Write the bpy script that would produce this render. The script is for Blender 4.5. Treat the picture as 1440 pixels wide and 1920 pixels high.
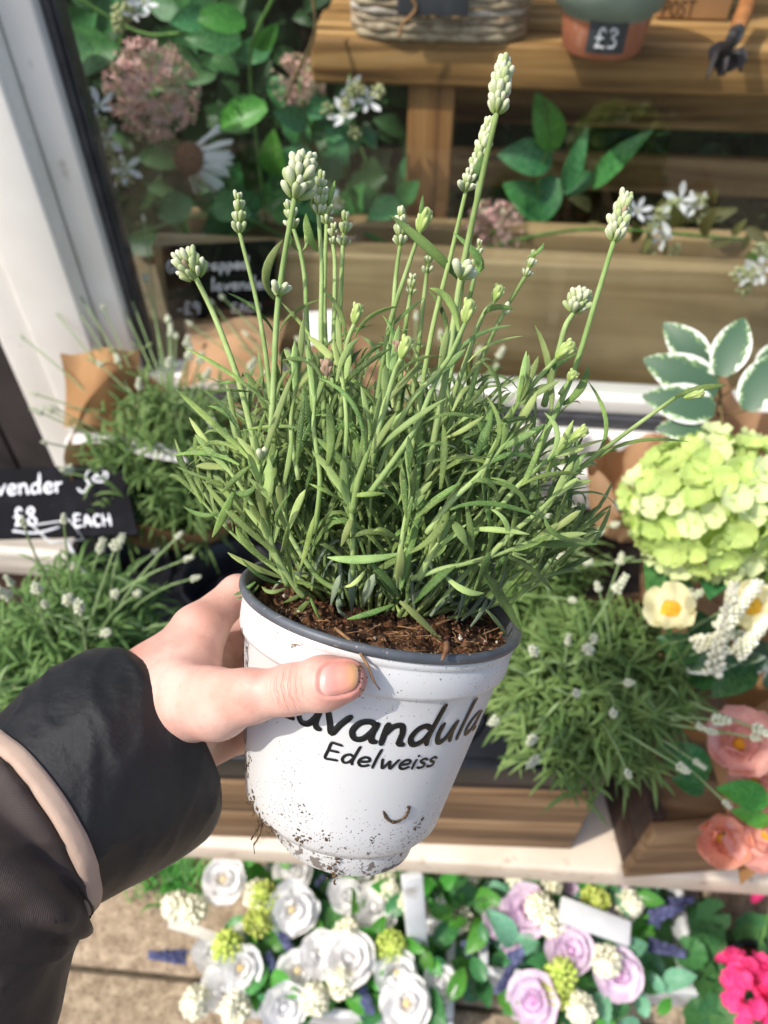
import bpy, bmesh, math, random
import numpy as np
from mathutils import Vector, Matrix, noise as mnoise

for o in list(bpy.data.objects):
    bpy.data.objects.remove(o)
scene = bpy.context.scene
R = math.radians
# ------------------------------------------------------------------ camera
FPX = 1442.0                      # focal length in pixels of the 1440 px wide photograph
CAM = Vector((0.0, 0.0, 1.45))
PITCH, YAW = R(48.0), R(5.0)
cam_d = bpy.data.cameras.new('camera')
cam_d.sensor_fit = 'HORIZONTAL'
cam_d.sensor_width = 36.0
cam_d.lens = 36.0 * FPX / 1440.0
cam_d.clip_start = 0.01
cam_d.clip_end = 500.0
cam_d.dof.use_dof = True
cam_d.dof.focus_distance = 0.30
cam_d.dof.aperture_fstop = cam_d.lens / 2.7
cam = bpy.data.objects.new('camera', cam_d)
scene.collection.objects.link(cam)
cam.location = CAM
cam.rotation_euler = (R(90) - PITCH, 0.0, YAW)
scene.camera = cam
# ------------------------------------------------------------------ light
SUN_TO = Vector((-0.53, -0.27, 0.80)).normalized()
world = bpy.data.worlds.new('World')
scene.world = world
world.use_nodes = True
wn = world.node_tree.nodes
wl = world.node_tree.links
wn.clear()
sky = wn.new('ShaderNodeTexSky')
sky.sky_type = 'NISHITA'
sky.sun_disc = False
sky.dust_density = 3.0
sky.ozone_density = 0.6
sky.sun_elevation = math.asin(SUN_TO.z)
sky.sun_rotation = math.atan2(SUN_TO.x, SUN_TO.y)
bg = wn.new('ShaderNodeBackground')
bg.inputs['Strength'].default_value = 0.15
wo = wn.new('ShaderNodeOutputWorld')
wl.new(sky.outputs[0], bg.inputs[0])
wl.new(bg.outputs[0], wo.inputs[0])
sun_d = bpy.data.lights.new('sun', 'SUN')
sun_d.energy = 2.6
sun_d.angle = R(0.8)
sun_d.color = (1.0, 0.95, 0.87)
sun = bpy.data.objects.new('sun', sun_d)
scene.collection.objects.link(sun)
sun.rotation_euler = SUN_TO.to_track_quat('Z', 'Y').to_euler()
vs = scene.view_settings
vs.view_transform = 'Standard'
vs.look = 'None'
vs.exposure = 0.46
vs.gamma = 1.0
vs.use_curve_mapping = False
scene.cycles.use_denoising = True
scene.cycles.max_bounces = 8
scene.cycles.diffuse_bounces = 4
scene.cycles.glossy_bounces = 3
scene.cycles.transparent_max_bounces = 12
scene.cycles.caustics_reflective = False
scene.cycles.caustics_refractive = False

# ------------------------------------------------------------------ pixel -> place helpers (pixels of the photograph)
FW = Vector((-math.sin(YAW) * math.cos(PITCH), math.cos(YAW) * math.cos(PITCH), -math.sin(PITCH)))
RT = Vector((math.cos(YAW), math.sin(YAW), 0.0))
UP = RT.cross(FW)
def ray(px, py): return FW + RT * ((px - 720) / FPX) - UP * ((py - 960) / FPX)
def at_d(px, py, d): return CAM + ray(px, py) * d
def at_y(px, py, Y):
    d = ray(px, py); return CAM + d * ((Y - CAM.y) / d.y)
def at_z(px, py, Z):
    d = ray(px, py); return CAM + d * ((Z - CAM.z) / d.z)

# ------------------------------------------------------------------ materials
def hexc(h, a=1.0):
    h = h.lstrip('#')
    v = [int(h[i:i + 2], 16) / 255 for i in (0, 2, 4)]
    v = [x / 12.92 if x <= 0.04045 else ((x + 0.055) / 1.055) ** 2.4 for x in v]
    return (v[0], v[1], v[2], a)
MATS = {}
def pm(name, c1, c2=None, scale=30.0, detail=5.0, rough=0.6, bump=0.0, bscale=None, spec=0.4, sss=0.0,
       sheen=0.0, transl=0.0, stretch=(1, 1, 1), ramp=(0.35, 0.65), rnd=0.0, coat=0.0, c3=None, s3=200.0, r3=(0.6, 0.7), bdist=0.002):
    """principled material with a two-tone noise, optional speckle, bump, per-object variation, leaf translucency"""
    if name in MATS: return MATS[name]
    m = bpy.data.materials.new(name); m.use_nodes = True
    n = m.node_tree.nodes; l = m.node_tree.links
    p = n['Principled BSDF']; out = n['Material Output']
    p.inputs['Roughness'].default_value = rough
    p.inputs['Specular IOR Level'].default_value = spec
    tc = n.new('ShaderNodeTexCoord'); mp = n.new('ShaderNodeMapping')
    mp.inputs['Scale'].default_value = stretch
    l.new(tc.outputs['Object'], mp.inputs[0])
    col = None
    if c2 is not None:
        nt = n.new('ShaderNodeTexNoise'); nt.inputs['Scale'].default_value = scale; nt.inputs['Detail'].default_value = detail
        l.new(mp.outputs[0], nt.inputs['Vector'])
        cr = n.new('ShaderNodeValToRGB'); cr.color_ramp.elements[0].position = ramp[0]; cr.color_ramp.elements[1].position = ramp[1]
        cr.color_ramp.elements[0].color = hexc(c1); cr.color_ramp.elements[1].color = hexc(c2)
        l.new(nt.outputs[0], cr.inputs[0]); col = cr.outputs[0]
    else:
        rgb = n.new('ShaderNodeRGB'); rgb.outputs[0].default_value = hexc(c1); col = rgb.outputs[0]
    if c3 is not None:
        n3 = n.new('ShaderNodeTexNoise'); n3.inputs['Scale'].default_value = s3; n3.inputs['Detail'].default_value = 2
        l.new(tc.outputs['Object'], n3.inputs['Vector'])
        r_ = n.new('ShaderNodeMapRange'); r_.inputs[1].default_value = r3[0]; r_.inputs[2].default_value = r3[1]
        l.new(n3.outputs[0], r_.inputs[0])
        mx = n.new('ShaderNodeMix'); mx.data_type = 'RGBA'; mx.inputs[7].default_value = hexc(c3)
        l.new(r_.outputs[0], mx.inputs[0]); l.new(col, mx.inputs[6]); col = mx.outputs[2]
    if rnd > 0:
        oi = n.new('ShaderNodeObjectInfo'); hs = n.new('ShaderNodeHueSaturation')
        a = n.new('ShaderNodeMapRange'); a.inputs[3].default_value = 1 - rnd; a.inputs[4].default_value = 1 + rnd
        l.new(oi.outputs['Random'], a.inputs[0]); l.new(a.outputs[0], hs.inputs['Value'])
        b = n.new('ShaderNodeMapRange'); b.inputs[3].default_value = 0.5 - rnd * 0.06; b.inputs[4].default_value = 0.5 + rnd * 0.06
        mu = n.new('ShaderNodeMath'); mu.operation = 'MULTIPLY'; mu.inputs[1].default_value = 7.31
        fr = n.new('ShaderNodeMath'); fr.operation = 'FRACT'
        l.new(oi.outputs['Random'], mu.inputs[0]); l.new(mu.outputs[0], fr.inputs[0]); l.new(fr.outputs[0], b.inputs[0])
        l.new(b.outputs[0], hs.inputs['Hue']); l.new(col, hs.inputs['Color']); col = hs.outputs[0]
    l.new(col, p.inputs['Base Color'])
    if bump > 0:
        nb = n.new('ShaderNodeTexNoise'); nb.inputs['Scale'].default_value = bscale or scale * 2; nb.inputs['Detail'].default_value = 6
        l.new(mp.outputs[0], nb.inputs['Vector'])
        bp = n.new('ShaderNodeBump'); bp.inputs['Strength'].default_value = bump; bp.inputs['Distance'].default_value = bdist
        l.new(nb.outputs[0], bp.inputs['Height']); l.new(bp.outputs[0], p.inputs['Normal'])
    if sss > 0:
        p.inputs['Subsurface Weight'].default_value = sss
        p.inputs['Subsurface Radius'].default_value = (1.0, 0.35, 0.2); p.inputs['Subsurface Scale'].default_value = 0.004
    if sheen > 0:
        p.inputs['Sheen Weight'].default_value = sheen; p.inputs['Sheen Roughness'].default_value = 0.4
    if coat > 0:
        p.inputs['Coat Weight'].default_value = coat; p.inputs['Coat Roughness'].default_value = 0.15
    if transl > 0:
        tr = n.new('ShaderNodeBsdfTranslucent'); ms = n.new('ShaderNodeMixShader'); ms.inputs[0].default_value = transl
        l.new(col, tr.inputs[0]); l.new(p.outputs[0], ms.inputs[1]); l.new(tr.outputs[0], ms.inputs[2])
        l.new(ms.outputs[0], out.inputs['Surface'])
    MATS[name] = m
    return m

def wood_mat(name, dark, mid, light, axis='x', gscale=1.0, rough=0.65, bump=0.35, knots=True):
    """plank: long stretched grain along axis, darker streaks, knots"""
    if name in MATS: return MATS[name]
    m = bpy.data.materials.new(name); m.use_nodes = True
    n = m.node_tree.nodes; l = m.node_tree.links; p = n['Principled BSDF']
    p.inputs['Roughness'].default_value = rough; p.inputs['Specular IOR Level'].default_value = 0.3
    tc = n.new('ShaderNodeTexCoord'); mp = n.new('ShaderNodeMapping')
    s = {'x': (2.2, 34, 34), 'y': (34, 2.2, 34), 'z': (34, 34, 2.2)}[axis]
    mp.inputs['Scale'].default_value = [v * gscale for v in s]
    l.new(tc.outputs['Object'], mp.inputs[0])
    oi = n.new('ShaderNodeObjectInfo'); ad = n.new('ShaderNodeVectorMath'); ad.operation = 'ADD'
    mu = n.new('ShaderNodeMath'); mu.operation = 'MULTIPLY'; mu.inputs[1].default_value = 40
    l.new(oi.outputs['Random'], mu.inputs[0]); l.new(mp.outputs[0], ad.inputs[0]); l.new(mu.outputs[0], ad.inputs[1])
    n1 = n.new('ShaderNodeTexNoise'); n1.inputs['Scale'].default_value = 1.0; n1.inputs['Detail'].default_value = 8; n1.inputs['Distortion'].default_value = 0.8
    l.new(ad.outputs[0], n1.inputs['Vector'])
    cr = n.new('ShaderNodeValToRGB'); e = cr.color_ramp.elements
    e[0].position = 0.3; e[0].color = hexc(dark); e[1].position = 0.7; e[1].color = hexc(light)
    k = e.new(0.48); k.color = hexc(mid)
    l.new(n1.outputs[0], cr.inputs[0])
    n2 = n.new('ShaderNodeTexNoise'); n2.inputs['Scale'].default_value = 6; n2.inputs['Detail'].default_value = 3
    l.new(tc.outputs['Object'], n2.inputs['Vector'])
    mr = n.new('ShaderNodeMapRange'); mr.inputs[1].default_value = 0.3; mr.inputs[2].default_value = 0.7; mr.inputs[3].default_value = 0.75; mr.inputs[4].default_value = 1.15
    l.new(n2.outputs[0], mr.inputs[0])
    hs = n.new('ShaderNodeHueSaturation'); l.new(mr.outputs[0], hs.inputs['Value']); l.new(cr.outputs[0], hs.inputs['Color'])
    l.new(hs.outputs[0], p.inputs['Base Color'])
    bp = n.new('ShaderNodeBump'); bp.inputs['Strength'].default_value = bump; bp.inputs['Distance'].default_value = 0.003
    l.new(n1.outputs[0], bp.inputs['Height']); l.new(bp.outputs[0], p.inputs['Normal'])
    MATS[name] = m
    return m

# ------------------------------------------------------------------ objects
COL = scene.collection
W = {}                              # world matrix of every object built here
def wmat(o): return W[o.name] if o is not None else Matrix.Identity(4)
def _link(o, parent, M):
    COL.objects.link(o)
    W[o.name] = M
    if parent is not None:
        o.parent = parent
        o.matrix_local = wmat(parent).inverted() @ M
    else:
        o.matrix_local = M
    return o
def tag(o, label=None, cat=None, group=None, kind=None):
    if label: o['label'] = label
    if cat: o['category'] = cat
    if group: o['group'] = group
    if kind: o['kind'] = kind
    return o
def thing(name, label, cat, loc, group=None):
    o = bpy.data.objects.new(name, None)
    o.empty_display_size = 0.02
    _link(o, None, Matrix.Translation(Vector(loc)))
    return tag(o, label, cat, group)
def inst(mesh, name, M, parent=None):
    return _link(bpy.data.objects.new(name, mesh), parent, M)

class MB:
    def __init__(s): s.v = []; s.f = []; s.c = []; s.mi = []; s.cur = 0
    def add(s, verts, faces, col=None):
        b = len(s.v); s.v += [tuple(x) for x in verts]
        s.f += [tuple(i + b for i in f) for f in faces]
        s.mi += [s.cur] * len(faces)
        if col is not None: s.c += [col] * len(verts) if not isinstance(col, list) else col
        return s
    def box(s, lo, hi, M=None, bev=0.0):
        (x0, y0, z0), (x1, y1, z1) = lo, hi
        b = min(bev, (x1 - x0) * .49, (y1 - y0) * .49, (z1 - z0) * .49)
        if b <= 0:
            v = [(x0, y0, z0), (x1, y0, z0), (x1, y1, z0), (x0, y1, z0), (x0, y0, z1), (x1, y0, z1), (x1, y1, z1), (x0, y1, z1)]
            f = [(3, 2, 1, 0), (4, 5, 6, 7), (0, 1, 5, 4), (1, 2, 6, 5), (2, 3, 7, 6), (3, 0, 4, 7)]
        else:
            bm = bmesh.new(); bmesh.ops.create_cube(bm, size=1.0)
            for q in bm.verts:
                q.co = Vector(((x0 + x1) / 2 + q.co.x * (x1 - x0), (y0 + y1) / 2 + q.co.y * (y1 - y0), (z0 + z1) / 2 + q.co.z * (z1 - z0)))
            bmesh.ops.bevel(bm, geom=list(bm.edges), offset=b, segments=2, profile=0.6, affect='EDGES')
            bm.verts.index_update()
            v = [tuple(q.co) for q in bm.verts]; f = [tuple(q.index for q in ff.verts) for ff in bm.faces]; bm.free()
        if M is not None: v = [tuple(M @ Vector(q)) for q in v]
        return s.add(v, f)
    def tube(s, pts, rad, seg=8, cap=True, flat=1.0, col=None):
        pts = [Vector(p) for p in pts]; n = len(pts)
        if not hasattr(rad, '__len__'): rad = [rad] * n
        V = []; F_ = []; CC = []
        t = (pts[1] - pts[0]).normalized(); a = t.orthogonal().normalized()
        for i in range(n):
            tt = (pts[min(i + 1, n - 1)] - pts[max(i - 1, 0)])
            tt = tt.normalized() if tt.length > 1e-9 else t
            a = (a - tt * a.dot(tt)); a = a.normalized() if a.length > 1e-6 else tt.orthogonal().normalized()
            b = tt.cross(a)
            for k in range(seg):
                q = 2 * math.pi * k / seg
                V.append(pts[i] + a * (math.cos(q) * rad[i]) + b * (math.sin(q) * rad[i] * flat))
            if isinstance(col, list): CC += [col[i]] * seg
        for i in range(n - 1):
            for k in range(seg):
                k2 = (k + 1) % seg
                F_.append((i * seg + k, i * seg + k2, (i + 1) * seg + k2, (i + 1) * seg + k))
        if cap:
            F_.append(tuple(range(seg - 1, -1, -1))); F_.append(tuple((n - 1) * seg + k for k in range(seg)))
        return s.add(V, F_, CC if isinstance(col, list) else col)
    def lathe(s, prof, seg=32, M=None, close=False):
        V = []; F_ = []; n = len(prof)
        for (r, z) in prof:
            for k in range(seg):
                q = 2 * math.pi * k / seg
                p = Vector((r * math.cos(q), r * math.sin(q), z))
                V.append(M @ p if M is not None else p)
        for i in range(n - 1):
            for k in range(seg):
                k2 = (k + 1) % seg
                F_.append((i * seg + k, i * seg + k2, (i + 1) * seg + k2, (i + 1) * seg + k))
        return s.add(V, F_)
    def ell(s, c, rx, ry, rz, M3=None, seg=8, rings=5, col=None, jit=0.0, rng=None):
        V = []; F_ = []; c = Vector(c)
        for i in range(rings + 1):
            ph = math.pi * i / rings
            for k in range(seg):
                q = 2 * math.pi * k / seg
                p = Vector((rx * math.sin(ph) * math.cos(q), ry * math.sin(ph) * math.sin(q), -rz * math.cos(ph)))
                if jit and rng: p *= 1 + rng.uniform(-jit, jit)
                if M3 is not None: p = M3 @ p
                V.append(c + p)
        for i in range(rings):
            for k in range(seg):
                k2 = (k + 1) % seg
                F_.append((i * seg + k, i * seg + k2, (i + 1) * seg + k2, (i + 1) * seg + k))
        return s.add(V, F_, col)
    def grid(s, rows, close_u=False, col=None):
        nr = len(rows); nc = len(rows[0]); V = [p for r in rows for p in r]; F_ = []
        for i in range(nr - 1):
            for k in range(nc if close_u else nc - 1):
                k2 = (k + 1) % nc
                F_.append((i * nc + k, i * nc + k2, (i + 1) * nc + k2, (i + 1) * nc + k))
        return s.add(V, F_, col)
    def mesh(s, name, mat, M=None, smooth=True):
        me = bpy.data.meshes.new(name)
        v = s.v
        if M is not None:
            a = np.array(v, dtype=float).reshape(-1, 3); m_ = np.array(M)
            v = (a @ m_[:3, :3].T + m_[:3, 3]).tolist()
        me.from_pydata(v, [], s.f)
        for m_ in (mat if isinstance(mat, (list, tuple)) else [mat]): me.materials.append(m_)
        if max(s.mi, default=0) > 0: me.polygons.foreach_set('material_index', s.mi)
        if s.c and len(s.c) == len(s.v):
            ca = me.color_attributes.new('tint', 'FLOAT_COLOR', 'POINT')
            ca.data.foreach_set('color', [x for c in s.c for x in (c if hasattr(c, '__len__') else (c, c, c, 1))])
        if smooth: me.polygons.foreach_set('use_smooth', [True] * len(me.polygons))
        me.update()
        return me
    def build(s, name, mat, parent=None, smooth=True, origin=None):
        if parent is not None: M = wmat(parent)
        elif origin is not None: M = Matrix.Translation(Vector(origin))
        else: M = Matrix.Identity(4)
        return _link(bpy.data.objects.new(name, s.mesh(name, mat, M.inverted(), smooth)), parent, M)

def catmull(pts, n=6):
    pts = [Vector(p) for p in pts]
    if len(pts) < 3:
        return [pts[0].lerp(pts[-1], i / n) for i in range(n + 1)]
    P = [pts[0] * 2 - pts[1]] + pts + [pts[-1] * 2 - pts[-2]]
    out = []
    for i in range(1, len(P) - 2):
        for k in range(n):
            t = k / n
            out.append(0.5 * ((2 * P[i]) + (P[i + 1] - P[i - 1]) * t + (2 * P[i - 1] - 5 * P[i] + 4 * P[i + 1] - P[i + 2]) * t * t + (3 * P[i] - P[i - 1] - 3 * P[i + 1] + P[i + 2]) * t ** 3))
    out.append(pts[-1])
    return out
def bez2(a, b, c, n):          # curve through a, b (at t=.5), c
    ctrl = b * 2 - (a + c) * 0.5
    return [a * (1 - t) ** 2 + ctrl * (2 * t * (1 - t)) + c * t * t for t in [i / n for i in range(n + 1)]]
def basis(z, up=Vector((0, 0, 1))):
    z = Vector(z).normalized(); x = up.cross(z)
    x = x.normalized() if x.length > 1e-4 else z.orthogonal().normalized()
    y = z.cross(x)
    return Matrix((x, y, z)).transposed()
def frame(loc, z, roll=0.0, s=1.0, up=Vector((0, 0, 1))):
    B = (basis(z, up) @ Matrix.Rotation(roll, 3, 'Z')).to_4x4()
    return Matrix.Translation(Vector(loc)) @ B @ Matrix.Scale(s, 4)

# leaf as a curved blade: path points, width profile, side vector; revolute = margins rolled under (lavender)
def blade(mb, path, width, face, kind='lav', fold=0.25, col=None, twist=0.0):
    n = len(path) - 1
    rows = []
    for i, p in enumerate(path):
        t = i / n
        tan = (path[min(i + 1, n)] - path[max(i - 1, 0)]).normalized()
        nor = (face - tan * face.dot(tan))
        nor = nor.normalized() if nor.length > 1e-5 else tan.orthogonal().normalized()
        if twist: nor = Matrix.Rotation(twist * t, 3, tan) @ nor
        side = tan.cross(nor)
        if kind == 'lav':
            w = width * 0.5 * (0.38 + 0.62 * min(1, t / 0.42) ** 0.8) * (1.0 if t < 0.52 else max(0.0, 1 - ((t - 0.52) / 0.485) ** 2.2) ** .72)
            w = max(w, width * 0.05)
            prof = ((-1.0, -0.5), (-0.66, 0.02), (0.0, -0.26), (0.66, 0.02), (1.0, -0.5))
        else:
            w = width * 0.5 * max(0.03, math.sin(math.pi * min(1.0, t * 0.94 + 0.04) ** 0.8) ** 0.85)
            prof = ((-1.0, fold), (-0.5, fold * 0.42), (0.0, 0.0), (0.5, fold * 0.42), (1.0, fold))
        rows.append([p + side * (a * w) + nor * (b * w) for a, b in prof])
    mb.grid(rows, col=col)
# ------------------------------------------------------------------ handwriting (x-height 1, ascender about 2)
GL = {
 'L': (1.0, [[(.35, 2.0), (.18, 1.0), (.05, .08), (.15, .0), (.9, .05)]]),
 'a': (1.05, [[(.85, .85), (.6, 1.0), (.25, .85), (.05, .4), (.2, .05), (.5, .1), (.75, .5), (.88, .95)], [(.88, .95), (.8, .4), (.85, .08), (1.0, .05)]]),
 'v': (.95, [[(.05, 1.0), (.2, .5), (.35, .02), (.6, .55), (.9, 1.05)]]),
 'n': (1.05, [[(.12, 1.0), (.1, .5), (.1, .0)], [(.1, .45), (.35, .9), (.65, .98), (.78, .6), (.78, .1), (.95, .02)]]),
 'd': (1.1, [[(.8, .8), (.5, .98), (.2, .8), (.05, .35), (.25, .02), (.6, .2), (.82, .7)], [(1.0, 2.0), (.88, 1.1), (.8, .3), (.85, .02)]]),
 'u': (1.05, [[(.1, 1.0), (.06, .4), (.25, .02), (.55, .2), (.8, .95)], [(.82, 1.0), (.78, .4), (.86, .02)]]),
 'l': (.5, [[(.3, 2.0), (.2, 1.0), (.15, .0)]]),
 'E': (1.15, [[(.95, 1.72), (.5, 1.75), (.2, 1.7), (.12, .9), (.05, .0), (.5, .0), (.95, .06)], [(.13, .9), (.5, .92), (.85, .95)]]),
 'e': (.95, [[(.1, .45), (.5, .5), (.8, .65), (.7, .93), (.4, .98), (.12, .7), (.08, .3), (.3, .02), (.6, .05), (.85, .22)]]),
 'w': (1.4, [[(.05, 1.0), (.15, .5), (.3, .02), (.5, .4), (.65, .8), (.75, .4), (.9, .02), (1.1, .5), (1.3, 1.02)]]),
 'i': (.42, [[(.2, 1.0), (.17, .5), (.16, .0)], [(.24, 1.38), (.25, 1.45)]]),
 's': (.8, [[(.68, .88), (.4, 1.0), (.15, .82), (.3, .58), (.6, .4), (.6, .12), (.3, .0), (.05, .1)]]),
 'G': (1.3, [[(1.0, 1.5), (.6, 1.7), (.15, 1.2), (.1, .5), (.4, .02), (.9, .15), (1.0, .7), (.6, .72)]]),
 'f': (.75, [[(.75, 1.8), (.5, 1.95), (.35, 1.5), (.3, .7), (.28, .0)], [(.05, .95), (.6, 1.0)]]),
 't': (.75, [[(.35, 1.6), (.3, .8), (.35, .1), (.6, .05)], [(.05, 1.05), (.65, 1.08)]]),
 'r': (.8, [[(.12, 1.0), (.1, .5), (.1, .0)], [(.1, .5), (.3, .88), (.65, .95)]]),
 'p': (1.0, [[(.12, 1.0), (.1, .2), (.08, -.8)], [(.12, .7), (.4, 1.0), (.75, .8), (.75, .3), (.45, .0), (.15, .15)]]),
 '9': (1.0, [[(.75, 1.2), (.5, 1.65), (.15, 1.4), (.2, .95), (.6, .95), (.78, 1.4), (.75, .7), (.65, .0)]]),
 '8': (1.0, [[(.45, .95), (.15, 1.3), (.4, 1.7), (.75, 1.4), (.45, .95), (.1, .4), (.45, .0), (.8, .4), (.45, .95)]]),
 '3': (.95, [[(.1, 1.5), (.4, 1.72), (.75, 1.4), (.35, .95), (.75, .6), (.6, .1), (.1, .1)]]),
 '\u00a3': (1.1, [[(.85, 1.45), (.6, 1.72), (.35, 1.4), (.4, .6), (.15, .05), (.5, .1), (.95, .05)], [(.1, .85), (.7, .88)]]),
 'A': (1.2, [[(.05, .0), (.5, 1.6), (1.0, .0)], [(.2, .6), (.85, .62)]]),
 'C': (1.1, [[(.9, 1.35), (.5, 1.6), (.1, 1.0), (.15, .3), (.5, .0), (.95, .25)]]),
 'H': (1.2, [[(.1, 1.6), (.1, .0)], [(.95, 1.6), (.95, .0)], [(.1, .8), (.95, .82)]]),
 'P': (1.0, [[(.1, .0), (.1, 1.7)], [(.1, 1.7), (.6, 1.7), (.8, 1.3), (.55, .9), (.1, .85)]]),
 'O': (1.2, [[(.55, 1.7), (.1, 1.2), (.12, .4), (.55, .0), (1.0, .45), (1.0, 1.2), (.55, 1.7)]]),
 'S': (1.0, [[(.8, 1.45), (.5, 1.7), (.12, 1.4), (.3, 1.0), (.7, .75), (.75, .3), (.4, .0), (.05, .25)]]),
 'T': (1.1, [[(.05, 1.7), (1.0, 1.7)], [(.52, 1.7), (.52, .0)]]),
 '-': (.8, [[(.1, .6), (.4, .7), (.7, .6)]]),
 ' ': (.6, []),
}
def word_width(t, track=0.12): return sum(GL[c][0] + track for c in t) - track
def write(mb, text, fn, pen, track=0.12, slant=0.0, n=4, rng=None, vary=0.0):
    """strokes of a pen; fn(x, y) -> (point, normal) on the written surface; pen = half width in metres"""
    x = 0.0
    for ch in text:
        adv, strokes = GL[ch]
        for st in strokes:
            pts = catmull([Vector((a + x + slant * b, b, 0)) for a, b in st], n)
            P = [fn(p.x, p.y) for p in pts]
            rows = []
            for i, (p, nor) in enumerate(P):
                tan = P[min(i + 1, len(P) - 1)][0] - P[max(i - 1, 0)][0]
                if tan.length < 1e-9: continue
                tan.normalize(); sd = tan.cross(nor).normalized()
                w = pen * (1 + (rng.uniform(-vary, vary) if rng else 0))
                e = 0.75 if i in (0, len(P) - 1) else 1.0
                rows.append([p + sd * (w * e) - nor * .00008, p + sd * (w * e * .7) + nor * .00008, p - sd * (w * e * .7) + nor * .00008, p - sd * (w * e) - nor * .00008])
            if len(rows) > 1:
                mb.grid(rows)
                for q in (0, -1):            # rounded pen ends
                    p, nor = P[q]; e1 = basis(nor); k = 10
                    mb.add([p + e1 @ Vector((math.cos(6.2832 * j / k), math.sin(6.2832 * j / k), 0)) * (pen * .82) + nor * .00008 for j in range(k)], [tuple(range(k))])
        x += adv + track

# ------------------------------------------------------------------ setting
rng = random.Random(4)
M_white = pm('white_frame_paint', '#f8f6f0', '#efece4', scale=9, rough=0.32, bump=0.05, spec=0.5, c3='#b9b4a6', s3=26, r3=(.68, .82))
M_gasket = pm('grey_rubber_gasket', '#35363a', '#4a4b50', scale=30, rough=0.5)
M_clad = pm('charcoal_cladding', '#2c2626', '#3a3332', scale=14, rough=0.75, bump=0.3, bscale=120)
M_cream = pm('cream_shelf_paint', '#e6d8c6', '#d2c1ad', scale=11, rough=0.5, bump=0.15, c3='#a58f78', s3=34, r3=(.62, .75))
M_washed = wood_mat('whitewashed_wood', '#a39c92', '#cfcac0', '#e6e2da', 'x')
M_crate = wood_mat('crate_wood', '#523e2c', '#85694c', '#a68a68', 'x')
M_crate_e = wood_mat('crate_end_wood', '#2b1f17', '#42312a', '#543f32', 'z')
M_sleeper = wood_mat('sleeper_wood', '#7d6a4a', '#a38d66', '#c0aa82', 'x', gscale=.6)
M_bench = wood_mat('bench_wood', '#553a1e', '#a07a48', '#cba670', 'x')
M_benchz = wood_mat('bench_post_wood', '#5a3a20', '#8c643a', '#a67c4c', 'z')
M_black = pm('black_plastic', '#16181d', '#1f2127', scale=20, rough=0.38, spec=0.5)
M_slab = pm('paving_slab', '#8a7862', '#b8a58c', scale=45, detail=10, rough=0.9, bump=0.7, bscale=260, c3='#6d5c4a', s3=160, r3=(.52, .7), rnd=.05, bdist=.002)
M_joint = pm('paving_joint', '#3b3428', '#5a5040', scale=60, rough=0.95, bump=0.6)

b = MB(); b.box((-60, -60, -0.3), (60, 60, -0.02)); tag(b.build('ground', M_joint, smooth=False), kind='structure')
pave = MB(); pave.box((-2.6, -1.6, -0.018), (2.6, .93, -0.006)); pave = tag(pave.build('pavement', M_joint, smooth=False), kind='structure')
sl = MB(); sl.box((-.296, -.296, -.03), (.296, .296, 0.0), bev=.006); sl = sl.mesh('slab', M_slab)
for ix in range(-4, 5):
    for iy in range(-3, 2):
        off = .17 if iy % 2 else .22
        cx, cy = ix * .6 + off, .246 + .3 + iy * .6
        if cy > .9: continue
        inst(sl, 'slab', Matrix.Translation((cx, cy, rng.uniform(-.002, .002))) @ Matrix.Rotation(rng.choice((0, math.pi)), 4, 'Z'), pave)

# shop wall left of the window: dark vertical boards
wall = thing('shop_wall', 'dark charcoal boarded wall left of the white window frame', 'wall', (-1.1, .96, 0))
for k in range(9):
    x1 = -.668 - k * .10
    w = MB(); w.box((x1 - .094, .955, 0), (x1, 1.0, 1.5), bev=.004); w.build('board', M_clad, wall)
w = MB(); w.box((-1.58, .985, 0), (-.668, 1.03, 1.495)); w.build('backing', M_clad, wall, smooth=False)
w = MB(); w.box((-.668, .955, 0), (1.8, 1.02, .478)); w.build('plinth', M_clad, wall, smooth=False)
# window: jamb profiles, sill, gasket, pane
win = thing('shop_window', 'white framed shop window with dark grey gasket and clear pane', 'window', (0, .95, .48))
def prof_box(name, boxes, mat, parent, bev=.005):
    m = MB()
    for lo, hi in boxes: m.box(lo, hi, bev=bev)
    return m.build(name, mat, parent)
prof_box('jamb', [((-.664, .915, .48), (-.603, .99, 1.6)), ((-.601, .900, .482), (-.512, .99, 1.6)), ((-.510, .934, .56), (-.466, .99, 1.6))], M_white, win)
prof_box('gasket', [((-.465, .950, .66), (-.455, .985, 1.6)), ((-.4545, .955, .665), (-.450, .985, 1.6))], M_gasket, win, bev=.003)
prof_box('sill', [((-.509, .905, .48), (1.8, .99, .565)), ((-.509, .918, .567), (1.8, .99, .632)), ((-.484, .945, .658), (1.8, .99, .688))], M_white, win)
prof_box('gasket', [((-.4845, .938, .634), (1.8, .985, .656))], M_gasket, win, bev=.003)
g = MB(); g.box((-.4495, .960, .6885), (1.8, .964, 1.6))
M_glass = bpy.data.materials.new('window_glass'); M_glass.use_nodes = True
n = M_glass.node_tree.nodes; l = M_glass.node_tree.links; n.clear()
o_ = n.new('ShaderNodeOutputMaterial'); mx = n.new('ShaderNodeMixShader'); tr = n.new('ShaderNodeBsdfTransparent'); gl = n.new('ShaderNodeBsdfGlossy')
gl.inputs['Roughness'].default_value = .02; geo = n.new('ShaderNodeNewGeometry'); dp = n.new('ShaderNodeVectorMath'); dp.operation = 'DOT_PRODUCT'; l.new(geo.outputs['Incoming'], dp.inputs[0]); l.new(geo.outputs['Normal'], dp.inputs[1])
ab0 = n.new('ShaderNodeMath'); ab0.operation = 'ABSOLUTE'; l.new(dp.outputs['Value'], ab0.inputs[0])
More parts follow.
